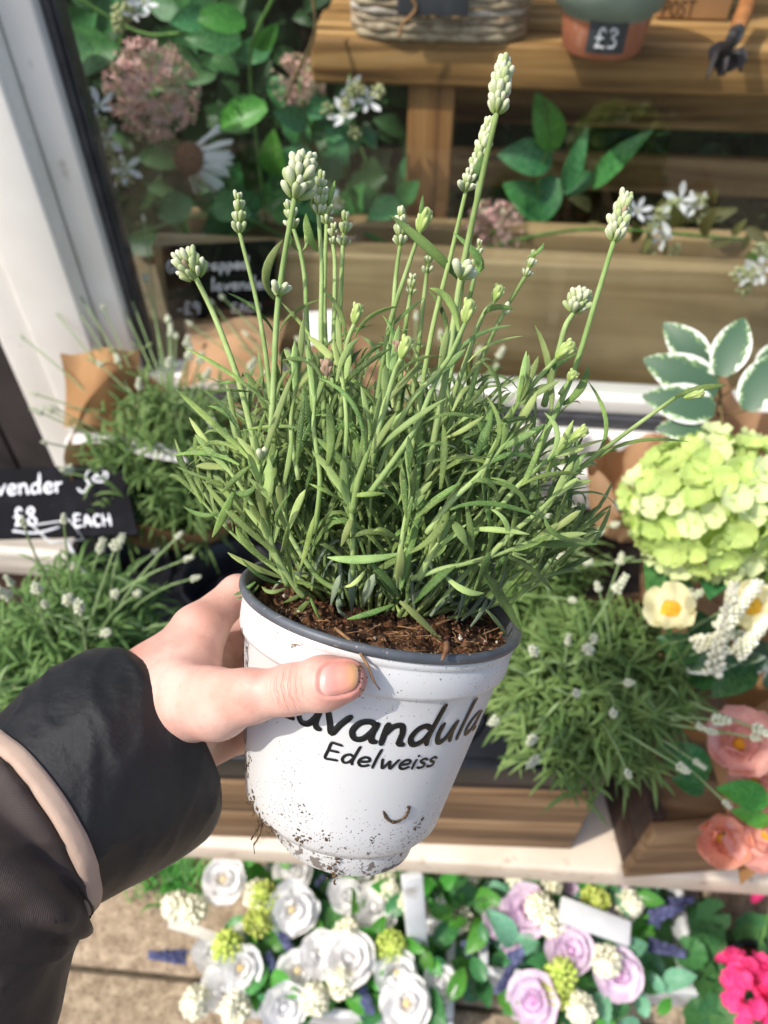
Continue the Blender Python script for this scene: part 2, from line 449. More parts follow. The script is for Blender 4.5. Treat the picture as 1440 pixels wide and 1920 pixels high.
om = n.new('ShaderNodeMath'); om.operation = 'SUBTRACT'; om.inputs[0].default_value = 1.0; l.new(ab0.outputs[0], om.inputs[1])
pw = n.new('ShaderNodeMath'); pw.operation = 'POWER'; pw.inputs[1].default_value = 5.0; l.new(om.outputs[0], pw.inputs[0])
fr = n.new('ShaderNodeMath'); fr.operation = 'MULTIPLY_ADD'; fr.inputs[1].default_value = .95; fr.inputs[2].default_value = .035; l.new(pw.outputs[0], fr.inputs[0])      # Fresnel of a thin pane
tr.inputs[0].default_value = (.97, .985, .975, 1)
l.new(fr.outputs[0], mx.inputs[0]); l.new(tr.outputs[0], mx.inputs[1]); l.new(gl.outputs[0], mx.inputs[2]); l.new(mx.outputs[0], o_.inputs[0])
g.build('pane', M_glass, win, smooth=False)
# room behind the window
M_room = pm('dim_room_wall', '#4d4838', '#645d4a', scale=5, rough=.9)
M_floor = pm('display_floor', '#5f5644', '#766b55', scale=12, rough=.9, bump=.3)
b = MB(); b.box((-1.9, 2.05, .3), (2.2, 2.1, 2.0)); tag(b.build('back_wall', M_room, smooth=False), kind='structure')
b = MB(); b.box((-1.9, 1.035, .44), (2.2, 2.05, .50)); tag(b.build('display_floor', M_floor, smooth=False), kind='structure')
# whitewashed ledge under the window, at the left
led = thing('window_ledge', 'whitewashed wooden ledge below the window at the far left', 'ledge', (-.9, .85, .36))
for k in range(3):
    m = MB(); m.box((-1.4, .772 + k * .044, .36), (-.30, .813 + k * .044, .418), bev=.003); m.build('plank', M_washed, led)
m = MB(); m.box((-1.38, .79, 0), (-.32, .88, .358)); m.build('support', M_crate_e, led, smooth=False)

# cream shelf, with legs
sh = thing('display_shelf', 'cream painted shelf carrying the wooden crates and flower trays', 'shelf', (.1, .5, 0))
m = MB(); m.box((-.52, .332, .368), (1.1, .765, .420), bev=.006); m.build('shelf_board', M_cream, sh); sh.rotation_euler.z = R(1.4)
for x in (-.47, .92):
    for y in (.52, .70):
        m = MB(); m.box((x, y, 0), (x + .05, y + .05, .367), bev=.004); m.build('leg', M_cream, sh)
# crates
def crate(name, label, x0, x1, y0, y1, z0, z1, rot, mats, group):
    cx, cy = (x0 + x1) / 2, (y0 + y1) / 2
    t = thing(name, label, 'crate', (cx, cy, z0), group)
    Mr = Matrix.Translation((cx, cy, 0)) @ Matrix.Rotation(rot, 4, 'Z') @ Matrix.Translation((-cx, -cy, 0))
    h = (z1 - z0) / 2
    for k in range(2):
        for (ya, yb) in ((y0, y0 + .016), (y1 - .016, y1)):
            m = MB(); m.box((x0, ya, z0 + k * h + .001), (x1, yb, z0 + (k + 1) * h - .003), Mr, bev=.003); m.build('plank', mats[0], t)
        for (xa, xb) in ((x0 + .002, x0 + .018), (x1 - .018, x1 - .002)):
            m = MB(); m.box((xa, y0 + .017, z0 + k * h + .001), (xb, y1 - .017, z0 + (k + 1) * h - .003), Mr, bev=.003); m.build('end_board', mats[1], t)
    m = MB(); m.box((x0 + .019, y0 + .017, z0 + .002), (x1 - .019, y1 - .017, z0 + .014), Mr); m.build('base', mats[0], t, smooth=False)
    m = MB(); m.box((x0 + .019, y0 + .017, z1 - .03), (x1 - .019, y1 - .017, z1 - .018), Mr); m.build('inner_board', mats[0], t, smooth=False)
    if x0 < 0: t.rotation_euler.z = R(3.0)
    return t
crate('wooden_crate', 'long pale wooden crate under the black tray, left on the cream shelf', -.47, .200, .342, .735, .4205, .598, 0, (M_crate, M_crate_e), 'wooden crates on the shelf')
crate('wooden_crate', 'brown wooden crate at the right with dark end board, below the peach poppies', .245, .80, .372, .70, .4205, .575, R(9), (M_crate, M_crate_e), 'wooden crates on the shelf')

# black carry tray with round pot wells
def tray(label, x0, x1, y0, y1, z, holes, group):
    t = thing('carry_tray', label, 'tray', ((x0 + x1) / 2, (y0 + y1) / 2, z), group)
    m = MB(); m.box((x0, y0, z), (x1, y1, z + .004)); m.build('tray_base', M_black, t, smooth=False)
    m = MB()
    for lo, hi in (((x0, y0, z + .0045), (x1, y0 + .012, z + .052)), ((x0, y1 - .012, z + .0045), (x1, y1, z + .052)),
                   ((x0, y0 + .0125, z + .0045), (x0 + .012, y1 - .0125, z + .052)), ((x1 - .012, y0 + .0125, z + .0045), (x1, y1 - .0125, z + .052))):
        m.box(lo, hi, bev=.003)
    m.build('tray_rim', M_black, t)
    for (hx, hy) in holes:
        m = MB(); m.lathe([(.044, z + .006), (.056, z + .050), (.060, z + .053), (.063, z + .050), (.050, z + .005)], 28, Matrix.Translation((hx, hy, 0))); m.build('pot_well', M_black, t)
    # top deck between the wells
    m = MB(); nx, ny = 80, 48
    V = {}
    for i in range(nx + 1):
        for j in range(ny + 1):
            V[i, j] = Vector((x0 + .012 + (x1 - x0 - .024) * i / nx, y0 + .012 + (y1 - y0 - .024) * j / ny, z + .048))
    for i in range(nx):
        for j in range(ny):
            c = (V[i, j] + V[i + 1, j + 1]) / 2
            if all((c.x - hx) ** 2 + (c.y - hy) ** 2 > .0580 ** 2 for hx, hy in holes):
                m.add([V[i, j], V[i + 1, j], V[i + 1, j + 1], V[i, j + 1]], [(0, 1, 2, 3)])
    t.rotation_euler.z = R(3.0)
    m.build('deck', M_black, t, smooth=False)
    return t
# ------------------------------------------------------------------ lavender building blocks
def leaf_mat(name, dark, light, tip, transl=.13, speck='#aebf92', rough=.66, rnd=.34, sp=(.56, .72)):
    return pm(name, dark, light, scale=55, detail=3, rough=rough, spec=.35, transl=transl, rnd=rnd, c3=speck, s3=2600, r3=sp, sheen=.12)
M_lav = leaf_mat('lavender_leaf', '#3f5c22', '#7b9849', '#93a86b', sp=(.52, .84))
M_lav_bg = pm('lavender_leaf_far', '#55763c', '#809d5a', scale=22, rough=.6, transl=.2, rnd=.15, spec=.3)
M_lav_new = leaf_mat('lavender_young_leaf', '#7d9650', '#a3b86f', '#b9c98d')
M_lav_silver = leaf_mat('lavender_silver_leaf', '#6e8468', '#97a78a', '#aab59c')
M_stem = pm('lavender_stem', '#829d56', '#abc17c', scale=60, rough=.6, transl=.1, rnd=.1, bump=.3, bscale=400, stretch=(1, 1, .1), spec=.3)
M_stem_bg = pm('lavender_stem_far', '#76905a', '#94aa78', scale=30, rough=.65)
def tint_mat(name, ca, cb, rough=.7, transl=.15, cs=None):
    m = bpy.data.materials.new(name); m.use_nodes = True
    n = m.node_tree.nodes; l = m.node_tree.links; p = n['Principled BSDF']; out = n['Material Output']
    at = n.new('ShaderNodeAttribute'); at.attribute_name = 'tint'
    mx = n.new('ShaderNodeMix'); mx.data_type = 'RGBA'; mx.inputs[6].default_value = hexc(ca); mx.inputs[7].default_value = hexc(cb)
    tc = n.new('ShaderNodeTexCoord'); nt = n.new('ShaderNodeTexNoise'); nt.inputs['Scale'].default_value = 700
    l.new(tc.outputs['Object'], nt.inputs['Vector'])
    ma = n.new('ShaderNodeMath'); ma.operation = 'MULTIPLY_ADD'; ma.inputs[1].default_value = .5; ma.inputs[2].default_value = -.25
    l.new(nt.outputs[0], ma.inputs[0])
    a2 = n.new('ShaderNodeMath'); a2.operation = 'ADD'; a2.use_clamp = True
    l.new(at.outputs['Fac'], a2.inputs[0]); l.new(ma.outputs[0], a2.inputs[1])
    l.new(a2.outputs[0], mx.inputs[0]); l.new(mx.outputs[2], p.inputs['Base Color'])
    p.inputs['Roughness'].default_value = rough; p.inputs['Specular IOR Level'].default_value = .25; p.inputs['Sheen Weight'].default_value = .3
    tr = n.new('ShaderNodeBsdfTranslucent'); ms = n.new('ShaderNodeMixShader'); ms.inputs[0].default_value = transl
    l.new(mx.outputs[2], tr.inputs[0]); l.new(p.outputs[0], ms.inputs[1]); l.new(tr.outputs[0], ms.inputs[2]); l.new(ms.outputs[0], out.inputs['Surface'])
    return m
M_bud = tint_mat('lavender_bud', '#8ea64e', '#dfe0c2', transl=.1)
M_bract = tint_mat('lavender_bract', '#94b052', '#c6d48a')
M_budfar = tint_mat('lavender_bud_far', '#b2c189', '#e9e9d4')

def bud_shape(mb, base, d, ln, r, ca=0.0, cb=1.0, seg=7, rng=None):
    """one felted bud: slim at the base, swollen, rounded blunt tip"""
    B = basis(d); base = Vector(base)
    prof = ((0, .28), (.12, .55), (.35, .85), (.62, 1.0), (.82, .92), (.94, .6), (1.0, .15))
    rows = []; cols = []
    for t, w in prof:
        rows.append([base + B @ Vector((math.cos(6.2832 * k / seg) * r * w, math.sin(6.2832 * k / seg) * r * w, ln * t)) for k in range(seg)])
        cols += [ca + (cb - ca) * min(1, t * 1.25)] * seg
    mb.grid(rows, close_u=True, col=cols)
def head_mesh(name, seed, n_whorl=5, ln=.022, r=.0055, bl=.0065, br=.0014, mat=None, green=0.0):
    """flower spike along +z as one mesh"""
    rg = random.Random(seed); mb = MB()
    mb.tube([(0, 0, 0), (0, 0, ln * .5), (0, 0, ln * .85)], [.0011, .001, .0006], 6, col=0.1)
    for w in range(n_whorl):
        t = w / (n_whorl - 1); z = ln * (t * .78); nb = 6 if w < n_whorl - 1 else 4
        for k in range(nb):
            a = 6.2832 * (k + .5 * (w % 2)) / nb + rg.uniform(-.25, .25)
            el = R(rg.uniform(38, 58) + 22 * t)
            d = Vector((math.cos(a) * math.cos(el), math.sin(a) * math.cos(el), math.sin(el)))
            s = rg.uniform(.8, 1.15) * (1 - .3 * t)
            bud_shape(mb, (math.cos(a) * .0009, math.sin(a) * .0009, z), d, bl * s, br * s, rg.uniform(0, .2), rg.uniform(.7, 1.0) - green, seg=6)
    return mb.mesh(name, mat or M_bud)
HEADS_FAR = [head_mesh('flower_head', 40 + i, 3 + i % 3, .013 + .005 * (i % 3), bl=.0074, br=.0020, mat=M_budfar) for i in range(5)]

def crown_leaves(mb, c0, r, h, n, rg, ln=(.026, .048), wd=.0040, lean=Vector((0, 0, 0)), seg=4, droop=.35):
    """many narrow leaves on unseen shoots filling a dome of radius r and height h over c0"""
    c0 = Vector(c0)
    k = 0
    while k < n:
        a = rg.uniform(0, 6.2832); el = math.asin(rg.uniform(.02, 1)); rr = rg.random() ** .45
        d = Vector((math.cos(a) * math.cos(el), math.sin(a) * math.cos(el), math.sin(el)))
        p = c0 + Vector((d.x * r, d.y * r, d.z * h)) * rr * rg.uniform(.72, 1.0) + lean * (d.z * rr)
        sd = (d + Vector((0, 0, .55))).normalized()
        for j in range(rg.choice((3, 4, 5))):
            a2 = rg.uniform(0, 6.2832)
            out = (basis(sd) @ Vector((math.cos(a2), math.sin(a2), 0)))
            dd = (sd * rg.uniform(.1, .9) + out * rg.uniform(.5, 1.1) + Vector((rg.uniform(-.4, .4), rg.uniform(-.4, .4), rg.uniform(-.2, .4)))).normalized()
            L = rg.uniform(*ln)
            q = p + sd * rg.uniform(-.008, .012)
            m_ = q + dd * L * .5 + Vector((0, 0, .08 * L)); e = q + dd * L + Vector((0, 0, -droop * L * rg.random()))
            blade(mb, bez2(q, m_, e, seg), wd * rg.uniform(.75, 1.25), (Vector((0, 0, 1)) + sd * .6).normalized())
            k += 1

def pot_profile(z0, h, rt, rb):
    return [(rb * .9, z0), (rb, z0 + .004), (rt * .93, z0 + h * .8), (rt * .96, z0 + h * .81), (rt, z0 + h * .98), (rt + .002, z0 + h), (rt - .003, z0 + h), (rt - .006, z0 + h * .8), (rb * .9, z0 + .01), (0.0005, z0 + .01)]
M_soil = pm('potting_soil', '#2a1a10', '#5b3b24', scale=120, detail=8, rough=.95, bump=1.0, bscale=220, c3='#8a6a48', s3=420, r3=(.6, .72), bdist=.004)
M_kraft = pm('kraft_paper', '#a57b52', '#c0986c', scale=7, rough=.8, bump=.35, bscale=24, spec=.2, transl=.18, bdist=.006)
M_kraft2 = pm('kraft_paper_pale', '#bd946e', '#d0aa86', scale=6, rough=.8, bump=.3, bscale=24, spec=.2, transl=.15, bdist=.006)
M_tissue = pm('white_tissue_paper', '#f2f0ec', '#e2dfd8', scale=12, rough=.8, bump=.4, bscale=30, transl=.3, bdist=.006)

def far_lavender(label, x, y, z0, seed, crown=(.10, .15), n=700, stalks=26, stalk_h=(.10, .2), pot=True, group='potted lavenders on the display', lean=(0, 0, 0), spread=1.0, extra=()):
    rg = random.Random(seed)
    t = thing('potted_lavender', label, 'potted plant', (x, y, z0), group)
    ph = .085 if pot else .085
    m = MB(); m.lathe(pot_profile(z0, ph, .056, .043), 28, Matrix.Translation((x, y, 0))); m.build('pot', M_black, t)
    m = MB(); m.lathe([(.0005, z0 + ph - .012), (.03, z0 + ph - .011), (.052, z0 + ph - .014)], 20, Matrix.Translation((x, y, 0))); m.build('soil', M_soil, t)
    c = Vector((x, y, z0 + ph - .01))
    m = MB(); crown_leaves(m, c, crown[0], crown[1], n, rg, lean=Vector(lean), seg=4); tag(m.build('foliage', M_lav_bg, t), kind='stuff')
    for k in range(stalks + len(extra)):
        if k >= stalks:
            tip = Vector(extra[k - stalks]); a = 0
        else:
            a = rg.uniform(0, 6.2832); o = (rg.random() ** .6) * spread
            H = crown[1] + rg.uniform(*stalk_h)
            tip = c + Vector((math.cos(a) * crown[0] * o * 1.25, math.sin(a) * crown[0] * o * 1.25, H * (1 - .35 * o * o))) + Vector(lean) * 1.2
        b0 = c + Vector((rg.uniform(-.03, .03), rg.uniform(-.03, .03), 0))
        mid = b0.lerp(tip, .5) + Vector((rg.uniform(-.008, .008), rg.uniform(-.008, .008), .012))
        path = bez2(b0, mid, tip, 6)
        m = MB(); m.tube(path, [.0016, .0015, .0014, .0013, .0012, .0011, .0010], 5, cap=False)
        if rg.random() < .5:
            q = path[4]
            for s_ in (-1, 1):
                e = q + Vector((s_ * .018 * math.cos(a), .018 * math.sin(a) * s_, .012)); blade(m, bez2(q, q.lerp(e, .5) + Vector((0, 0, .003)), e, 3), .003, Vector((0, 0, 1)))
        st = m.build('flower_stalk', M_stem_bg, t)
        inst(rg.choice(HEADS_FAR), 'flower_head', frame(tip, (tip - path[-2]), rg.uniform(0, 6), rg.uniform(.55, .95)), st)
    return t

tray('long black plastic carry tray with round pot wells on the pale crate', -.470, .205, .346, .668, .600,
     [(-.386, .425), (-.386, .595), (-.252, .425), (-.252, .595), (-.118, .425), (-.118, .595), (.016, .425), (.016, .595), (.15, .425), (.15, .595)], 'black trays')
far_lavender('bushy lavender in a black pot at the front right of the tray', .172, .425, .607, 11, crown=(.108, .135), n=2300, stalks=22, stalk_h=(.0, .055), spread=1.1, lean=(.022, -.01, 0),
             extra=[at_d(1325, 1370, .70), at_d(1300, 1425, .72), at_d(1355, 1500, .72), at_d(1175, 1445, .66), at_d(1080, 1300, .64), at_d(1150, 1335, .64), at_d(1005, 1225, .7), at_d(1100, 1220, .7)])
far_lavender('lavender in a black pot at the right of the tray\u2019s back row', .105, .590, .607, 12, crown=(.105, .125), n=1300, stalks=18, stalk_h=(.02, .07), extra=[at_d(1215, 960, .85), at_d(1240, 900, .9), at_d(1255, 1050, .8), at_d(1145, 985, .85)])
far_lavender('lavender at the left front of the tray beside the black jacket cuff', -.386, .430, .607, 13, crown=(.11, .12), n=1700, stalks=12, stalk_h=(.0, .05),
             extra=[at_d(45, 985, .72), at_d(120, 980, .70), at_d(215, 1030, .72), at_d(330, 1010, .78), at_d(345, 1050, .78), at_d(360, 1085, .78), at_d(255, 1115, .72), at_d(130, 1130, .7), at_d(70, 1110, .7), at_d(20, 1120, .72), at_d(150, 1145, .68)])

# wrapped lavenders on the back of the crate
def kraft_wrap(t, c, r0, r1, h, mat, seed, tilt=0.0, peak=(0, 0), pts=5):
    """sleeve of wrapping paper: pleated cone with corners standing up"""
    rg = random.Random(seed); rows = []
    ns, nr = 72, 9
    ph = rg.uniform(0, 6)
    for i in range(nr + 1):
        v = i / nr; row = []
        for k in range(ns):
            a = 6.2832 * k / ns
            lift = max(0.0, math.cos((a - peak[0]))) ** 3 * peak[1] + .018 * math.cos(pts * a + ph)
            rr = r0 + (r1 - r0) * v ** .8 + .0035 * math.sin(9 * a + ph) * v + .003 * mnoise.noise(Vector((math.cos(a) * 4, math.sin(a) * 4, v * 3 + seed)))
            z = c[2] + v * (h + lift)
            row.append(Vector((c[0] + math.cos(a) * rr + tilt * v * h, c[1] + math.sin(a) * rr, z)))
        rows.append(row)
    m = MB(); m.grid(rows, close_u=True)
    o = m.build('paper_wrap', mat, t)
    return o
w1 = far_lavender('lavender wrapped in brown kraft paper in front of the white window frame', -.345, .715, .600, 14, crown=(.125, .165), n=2200, stalks=22, stalk_h=(.0, .05), group='gift wrapped lavenders',
             extra=[at_d(115, 500, 1.1), at_d(95, 575, 1.1), at_d(135, 565, 1.1), at_d(45, 635, 1.05), at_d(70, 740, 1.02), at_d(225, 505, 1.15), at_d(215, 545, 1.15), at_d(270, 415, 1.2), at_d(275, 530, 1.15), at_d(195, 580, 1.1), at_d(315, 605, 1.12), at_d(330, 635, 1.12)])
kraft_wrap(w1, (-.345, .715, .600), .058, .128, .125, M_kraft, 3, peak=(2.65, .075))
m = MB(); pl = [at_d(225, 785, 1.0), at_d(330, 830, .93), at_d(345, 880, .90), at_d(250, 880, .93), at_d(150, 850, .98), at_d(130, 790, 1.03)]
rows = []
for i in range(7):
    v = i / 6
    rows.append([at_d(128 + 215 * u + 8 * math.sin(u * 9 + v * 5), 800 + 30 * u + (30 - 14 * u) * v + 6 * math.sin(7 * u - v * 4) + 20 * u * u, 1.03 - .09 * u - .03 * v + .006 * math.sin(11 * u + 6 * v)) for u in [k / 8 for k in range(9)]])
m.grid(rows); m.build('tissue_sheet', M_tissue, w1)
m = MB(); rows = []
for i in range(13):      # twist of kraft round the pot foot
    v = i / 12
    rows.append([Vector((-.345 + math.cos(a) * (.064 + .014 * v + .003 * math.sin(5 * a)), .715 + math.sin(a) * (.064 + .014 * v), .602 + .05 * v + .006 * math.sin(3 * a))) for a in [6.2832 * k / 40 for k in range(40)]])
m.grid(rows, close_u=True); m.build('paper_collar', M_kraft2, w1)
m = MB(); rows = []
for i in range(9):
    v = i / 8
    rows.append([at_d(112 + 150 * u + 12 * v + 6 * math.sin(4 * v + 3 * u), 662 - 10 * u + 135 * v + 25 * u * v + 5 * math.sin(9 * u + 2 * v), 1.075 - .05 * v + .03 * u + .010 * math.sin(7 * u + 3 * v)) for u in [k / 8 for k in range(9)]])
m.grid(rows); m.build('paper_flap', M_kraft, w1)
w2 = far_lavender('lavender in kraft paper with a white tag behind the held plant', -.135, .80, .600, 15, crown=(.11, .13), n=700, stalks=14, stalk_h=(.0, .06), group='gift wrapped lavenders',
             extra=[at_d(360, 610, 1.16), at_d(420, 560, 1.16), at_d(465, 630, 1.15), at_d(400, 570, 1.18)])
kraft_wrap(w2, (-.135, .80, .600), .058, .12, .15, M_kraft2, 5, peak=(1.6, .06))
m = MB(); rows = []
for i in range(9):
    v = i / 8
    rows.append([at_d(345 + 185 * u + 8 * math.sin(5 * v + 2 * u), 604 - 8 * u + 118 * v + 6 * math.sin(8 * u + 2 * v), 1.19 - .06 * v + .010 * math.sin(6 * u + 3 * v)) for u in [k / 8 for k in range(9)]])
m.grid(rows); m.build('paper_flap', M_kraft2, w2)
m = MB(); tg = [at_d(570, 585, 1.02), at_d(628, 580, 1.02), at_d(636, 640, 1.0), at_d(578, 648, 1.0)]
nn = (tg[1] - tg[0]).cross(tg[3] - tg[0]).normalized() * .001
m.add([p for p in tg] + [p + nn for p in tg], [(0, 1, 2, 3), (7, 6, 5, 4), (0, 4, 5, 1), (1, 5, 6, 2), (2, 6, 7, 3), (3, 7, 4, 0)]); m.build('paper_tag', M_tissue, w2, smooth=False)
far_lavender('lavender seen between the held plant and the sleeper board', .02, .80, .600, 16, crown=(.10, .12), n=500, stalks=10, stalk_h=(.03, .08), group='gift wrapped lavenders', extra=[at_d(985, 700, 1.05), at_d(925, 690, 1.06), at_d(780, 600, 1.1)])

# ------------------------------------------------------------------ chalk signs
M_chalkboard = pm('chalkboard', '#0a0a0e', '#101016', scale=16, rough=.8, spec=.15, c3='#1b1b22', s3=30, r3=(.55, .8))
M_chalk = pm('chalk_pen', '#f6f7fa', '#dcdfe8', scale=160, rough=.85)
def sign(name, label, p00, p10, p01, thick, lines, doodle=None, frame_mat=None):
    """p00 lower left, p10 lower right, p01 upper left; lines of (text, x, y, height, pen) with x, y as fractions"""
    p00, p10, p01 = Vector(p00), Vector(p10), Vector(p01)
    ux, uy = p10 - p00, p01 - p00
    nor = ux.cross(uy).normalized()
    if nor.dot(CAM - p00) < 0: nor = -nor
    t = thing(name, label, 'sign', (p00 + p10) / 2, 'chalkboard price signs')
    q = [p00, p10, p10 + uy, p01]; m = MB()
    m.add([p for p in q] + [p - nor * thick for p in q], [(0, 1, 2, 3), (7, 6, 5, 4), (0, 4, 5, 1), (1, 5, 6, 2), (2, 6, 7, 3), (3, 7, 4, 0)]); m.build('board', M_chalkboard, t, smooth=False)
    rg = random.Random(len(label))
    eu, ev = ux.normalized(), uy.normalized()
    for (text, fx, fy, h, pen) in lines:
        m = MB(); o = p00 + ux * fx + uy * fy
        write(m, text, lambda x, y: (o + eu * (x * h) + ev * (y * h) + nor * .0006, nor), pen, rng=rg, vary=.25)
        m.build('lettering', M_chalk, t)
    if doodle:
        m = MB()
        for st in doodle:
            pts = catmull([p00 + ux * a + uy * b_ + nor * .0007 for a, b_ in st], 4)
            m = MB(); m.tube(pts, .0016, 5); m.build('chalk_stroke', M_chalk, t)
    return t
s1 = sign('chalkboard_sign', 'chalkboard sign for gift wrapped lavender propped on the sleeper board', at_y(318, 600, 1.045), at_y(516, 593, 1.045), at_y(303, 464, 1.045), .006,
     [('Gift wrapped', .03, .68, .0105, .0017), ('lavender', .42, .40, .0115, .0017), ('-\u00a39', .08, .08, .013, .0018), ('EACH', .60, .08, .0095, .0015)])
s2 = sign('chalkboard_sign', 'chalkboard sign reading lavender eight pounds each at the left edge', at_d(-50, 1012, .98), at_d(258, 1002, .93), at_d(-62, 884, 1.03), .004,
     [('Lavender', .03, .62, .0155, .0017), ('\u00a38', .27, .17, .016, .0017), ('EACH', .64, .13, .0105, .0014)],
     doodle=[[(.70, .66), (.73, .60), (.78, .72)], [(.78, .70), (.76, .82), (.80, .92), (.84, .86), (.80, .78), (.86, .74), (.90, .84), (.86, .92)], [(.80, .92), (.84, .97), (.88, .90), (.86, .80), (.82, .84)], [(.26, .10), (.40, .06), (.55, .13)]])
# clear holder of the second sign
m = MB(); m.tube([at_d(60, 985, .90), at_d(130, 975, .90), at_d(158, 1012, .89), at_d(95, 1018, .89), at_d(60, 985, .90)], .0012, 6)
m.tube([at_d(125, 1012, .89), at_d(150, 1060, .87), at_d(180, 1110, .86)], .002, 6); m.build('sign_clip', pm('clear_acrylic', '#d5d8dc', rough=.15, spec=.6), s2)
# ------------------------------------------------------------------ petals and flowers
def petal_mesh(name, mat, ln=1.0, wd=1.0, cup=.35, ruffle=.05, nu=6, nv=5, tipw=.6, seed=0, notch=0.0):
    """petal growing along +x from the origin, opening towards +z"""
    rows = []; rg = random.Random(seed); ph = rg.uniform(0, 6)
    for i in range(nu + 1):
        t = i / nu
        w = wd * .5 * (.14 + .86 * math.sin(min(1, t * 1.15) * math.pi * .5)) * (1 - (1 - tipw) * max(0, (t - .55) / .45) ** 2)
        row = []
        for j in range(nv + 1):
            s = -1 + 2 * j / nv
            x = ln * (t - .12 * t * t * s * s - notch * t * t * (1 - abs(s)))
            z = cup * ln * (t * t * .9) + cup * .5 * wd * s * s * t + ruffle * math.sin(5 * s + ph) * t * t + ruffle * .6 * math.sin(9 * t + ph)
            row.append(Vector((x, s * w, z)))
        rows.append(row)
    m = MB(); m.grid(rows)
    return m.mesh(name, mat)
def P(loc, n_, a, tilt, s, off=0.0):
    """place a petal on a flower facing n_: azimuth a, tilt up from the flower plane"""
    return Matrix.Translation(Vector(loc)) @ basis(n_, Vector((.13, .21, .97)) if abs(Vector(n_).normalized().z) < .97 else Vector((1, 0, 0))).to_4x4() @ Matrix.Rotation(a, 4, 'Z') @ Matrix.Translation((off, 0, 0)) @ Matrix.Rotation(-tilt, 4, 'Y') @ Matrix.Scale(s, 4)

def pmat(name, c1, c2, transl=.24, rnd=.06, scale=40, rough=.6):
    return pm(name, c1, c2, scale=scale, rough=rough, spec=.3, transl=transl, rnd=rnd)
M_rose_w = pmat('white_rose_petal', '#faf9f7', '#ffffff'); M_rose_l = pmat('lilac_rose_petal', '#ebd0ea', '#f8ecf7')
M_yel = pm('flower_centre_yellow', '#d89a1e', '#f0c13c', scale=200, rough=.8, bump=.6)
M_cream_p = pmat('cream_petal', '#f3e9a9', '#f8f3cf'); M_peach = pmat('peach_petal', '#e69a80', '#f2b9a2', scale=16)
M_peach2 = pmat('dusky_pink_petal', '#dfa297', '#ecbdb0', scale=16)
M_pink = pmat('hot_pink_petal', '#f0307e', '#fb5b9a'); M_hyd = pmat('green_hydrangea_petal', '#adc95a', '#d6e596', scale=26, rnd=.12)
M_star = pmat('white_star_petal', '#eef0f2', '#ffffff'); M_bluesp = pm('blue_spike', '#3d4468', '#6c7298', scale=120, rough=.8, rnd=.2)
M_budc = pm('pale_bud', '#9fa86c', '#cdd0a2', scale=150, rough=.8, rnd=.15)
M_lime = pm('lime_filler', '#a9c24a', '#d3dc7c', scale=150, rough=.8, rnd=.15); M_creamf = pm('cream_filler', '#e6e5c4', '#f6f4de', scale=150, rough=.8, rnd=.1)
M_leafA = pm('bright_leaf', '#468f34', '#66b148', scale=18, rough=.4, transl=.3, rnd=.2, spec=.5)
M_leafB = pm('dark_leaf', '#327040', '#549656', scale=14, rough=.38, transl=.15, rnd=.3, spec=.5)
M_leafC = pm('mint_leaf', '#5fa07c', '#86bf9b', scale=20, rough=.5, transl=.2, rnd=.15)
M_leafD = pm('deep_leaf', '#336536', '#508a4c', scale=14, rough=.5, transl=.15, rnd=.3)
M_twig = pm('twig', '#5a4a2e', '#7d6a44', scale=60, rough=.8)
M_gstem = pm('green_stem', '#4f7a35', '#6e9a4a', scale=60, rough=.6)

def ovate(name, mat, ln=1.0, wd=.55, bend=.2, fold=.3, seg=6):
    pts = [Vector((ln * t, 0, bend * ln * math.sin(t * 2.4) * .5 - bend * ln * t * t * .55)) for t in [i / seg for i in range(seg + 1)]]
    m = MB(); blade(m, pts, wd * ln, Vector((0, 0, 1)), kind='ov', fold=fold); return m.mesh(name, mat)
LEAF_A = ovate('leaf', M_leafA); LEAF_B = ovate('leaf', M_leafB, wd=.62); LEAF_C = ovate('leaf', M_leafC, wd=.6, bend=.3); LEAF_D = ovate('leaf', M_leafD, wd=.7)
LEAF_BN = ovate('leaf', M_leafB, wd=.3)
def leafM(base, tip, face, s=None):
    base, tip = Vector(base), Vector(tip); x = (tip - base); L = x.length; x.normalize()
    z = (face - x * face.dot(x)).normalized(); y = z.cross(x)
    return Matrix.Translation(base) @ Matrix((x, y, z)).transposed().to_4x4() @ Matrix.Scale(L, 4)

ROSE_P = {k: [petal_mesh('petal', mt, 1, 1.15, cup=.26, ruffle=.05, seed=i, tipw=.8, nu=7, nv=7) for i in range(3)] for k, mt in (('w', M_rose_w), ('l', M_rose_l))}
ROSE_IN = {k: [petal_mesh('petal', mt, 1, 1.0, cup=.25, ruffle=.02, seed=i, tipw=.8) for i in range(2)] for k, mt in (('w', M_rose_w), ('l', M_rose_l))}
M_rosec = pm('rose_heart', '#e8c36a', '#f3e3b8', scale=120, rough=.7)
M_rosel = pm('lilac_rose_heart', '#d596c8', '#eec6e4', scale=120, rough=.7)
def rose(parent, loc, nrm, r, kind, seed):
    rg = random.Random(seed); loc = Vector(loc); nrm = Vector(nrm).normalized()
    m = MB(); m.ell(loc + nrm * r * .26, r * .17, r * .17, r * .36, basis(nrm), 9, 6)
    o = m.build('rose', (M_rosec if seed % 5 < 2 else M_rose_w) if kind == 'w' else M_rosel, parent)
    a = rg.uniform(0, 6)
    for ring, (npet, tilt, s, off) in enumerate(((4, 76, .50, .06), (5, 54, .72, .09), (6, 28, .90, .12), (7, 6, 1.02, .11))):
        for k in range(npet):
            a += 6.2832 / npet + (0.5 if k == 0 else 0) + rg.uniform(-.12, .12)
            me = rg.choice(ROSE_IN[kind] if ring < 1 else ROSE_P[kind])
            inst(me, 'petal', P(loc, nrm, a, R(tilt + rg.uniform(-7, 7)), r * s * rg.uniform(.9, 1.08), r * off), o)
    return o
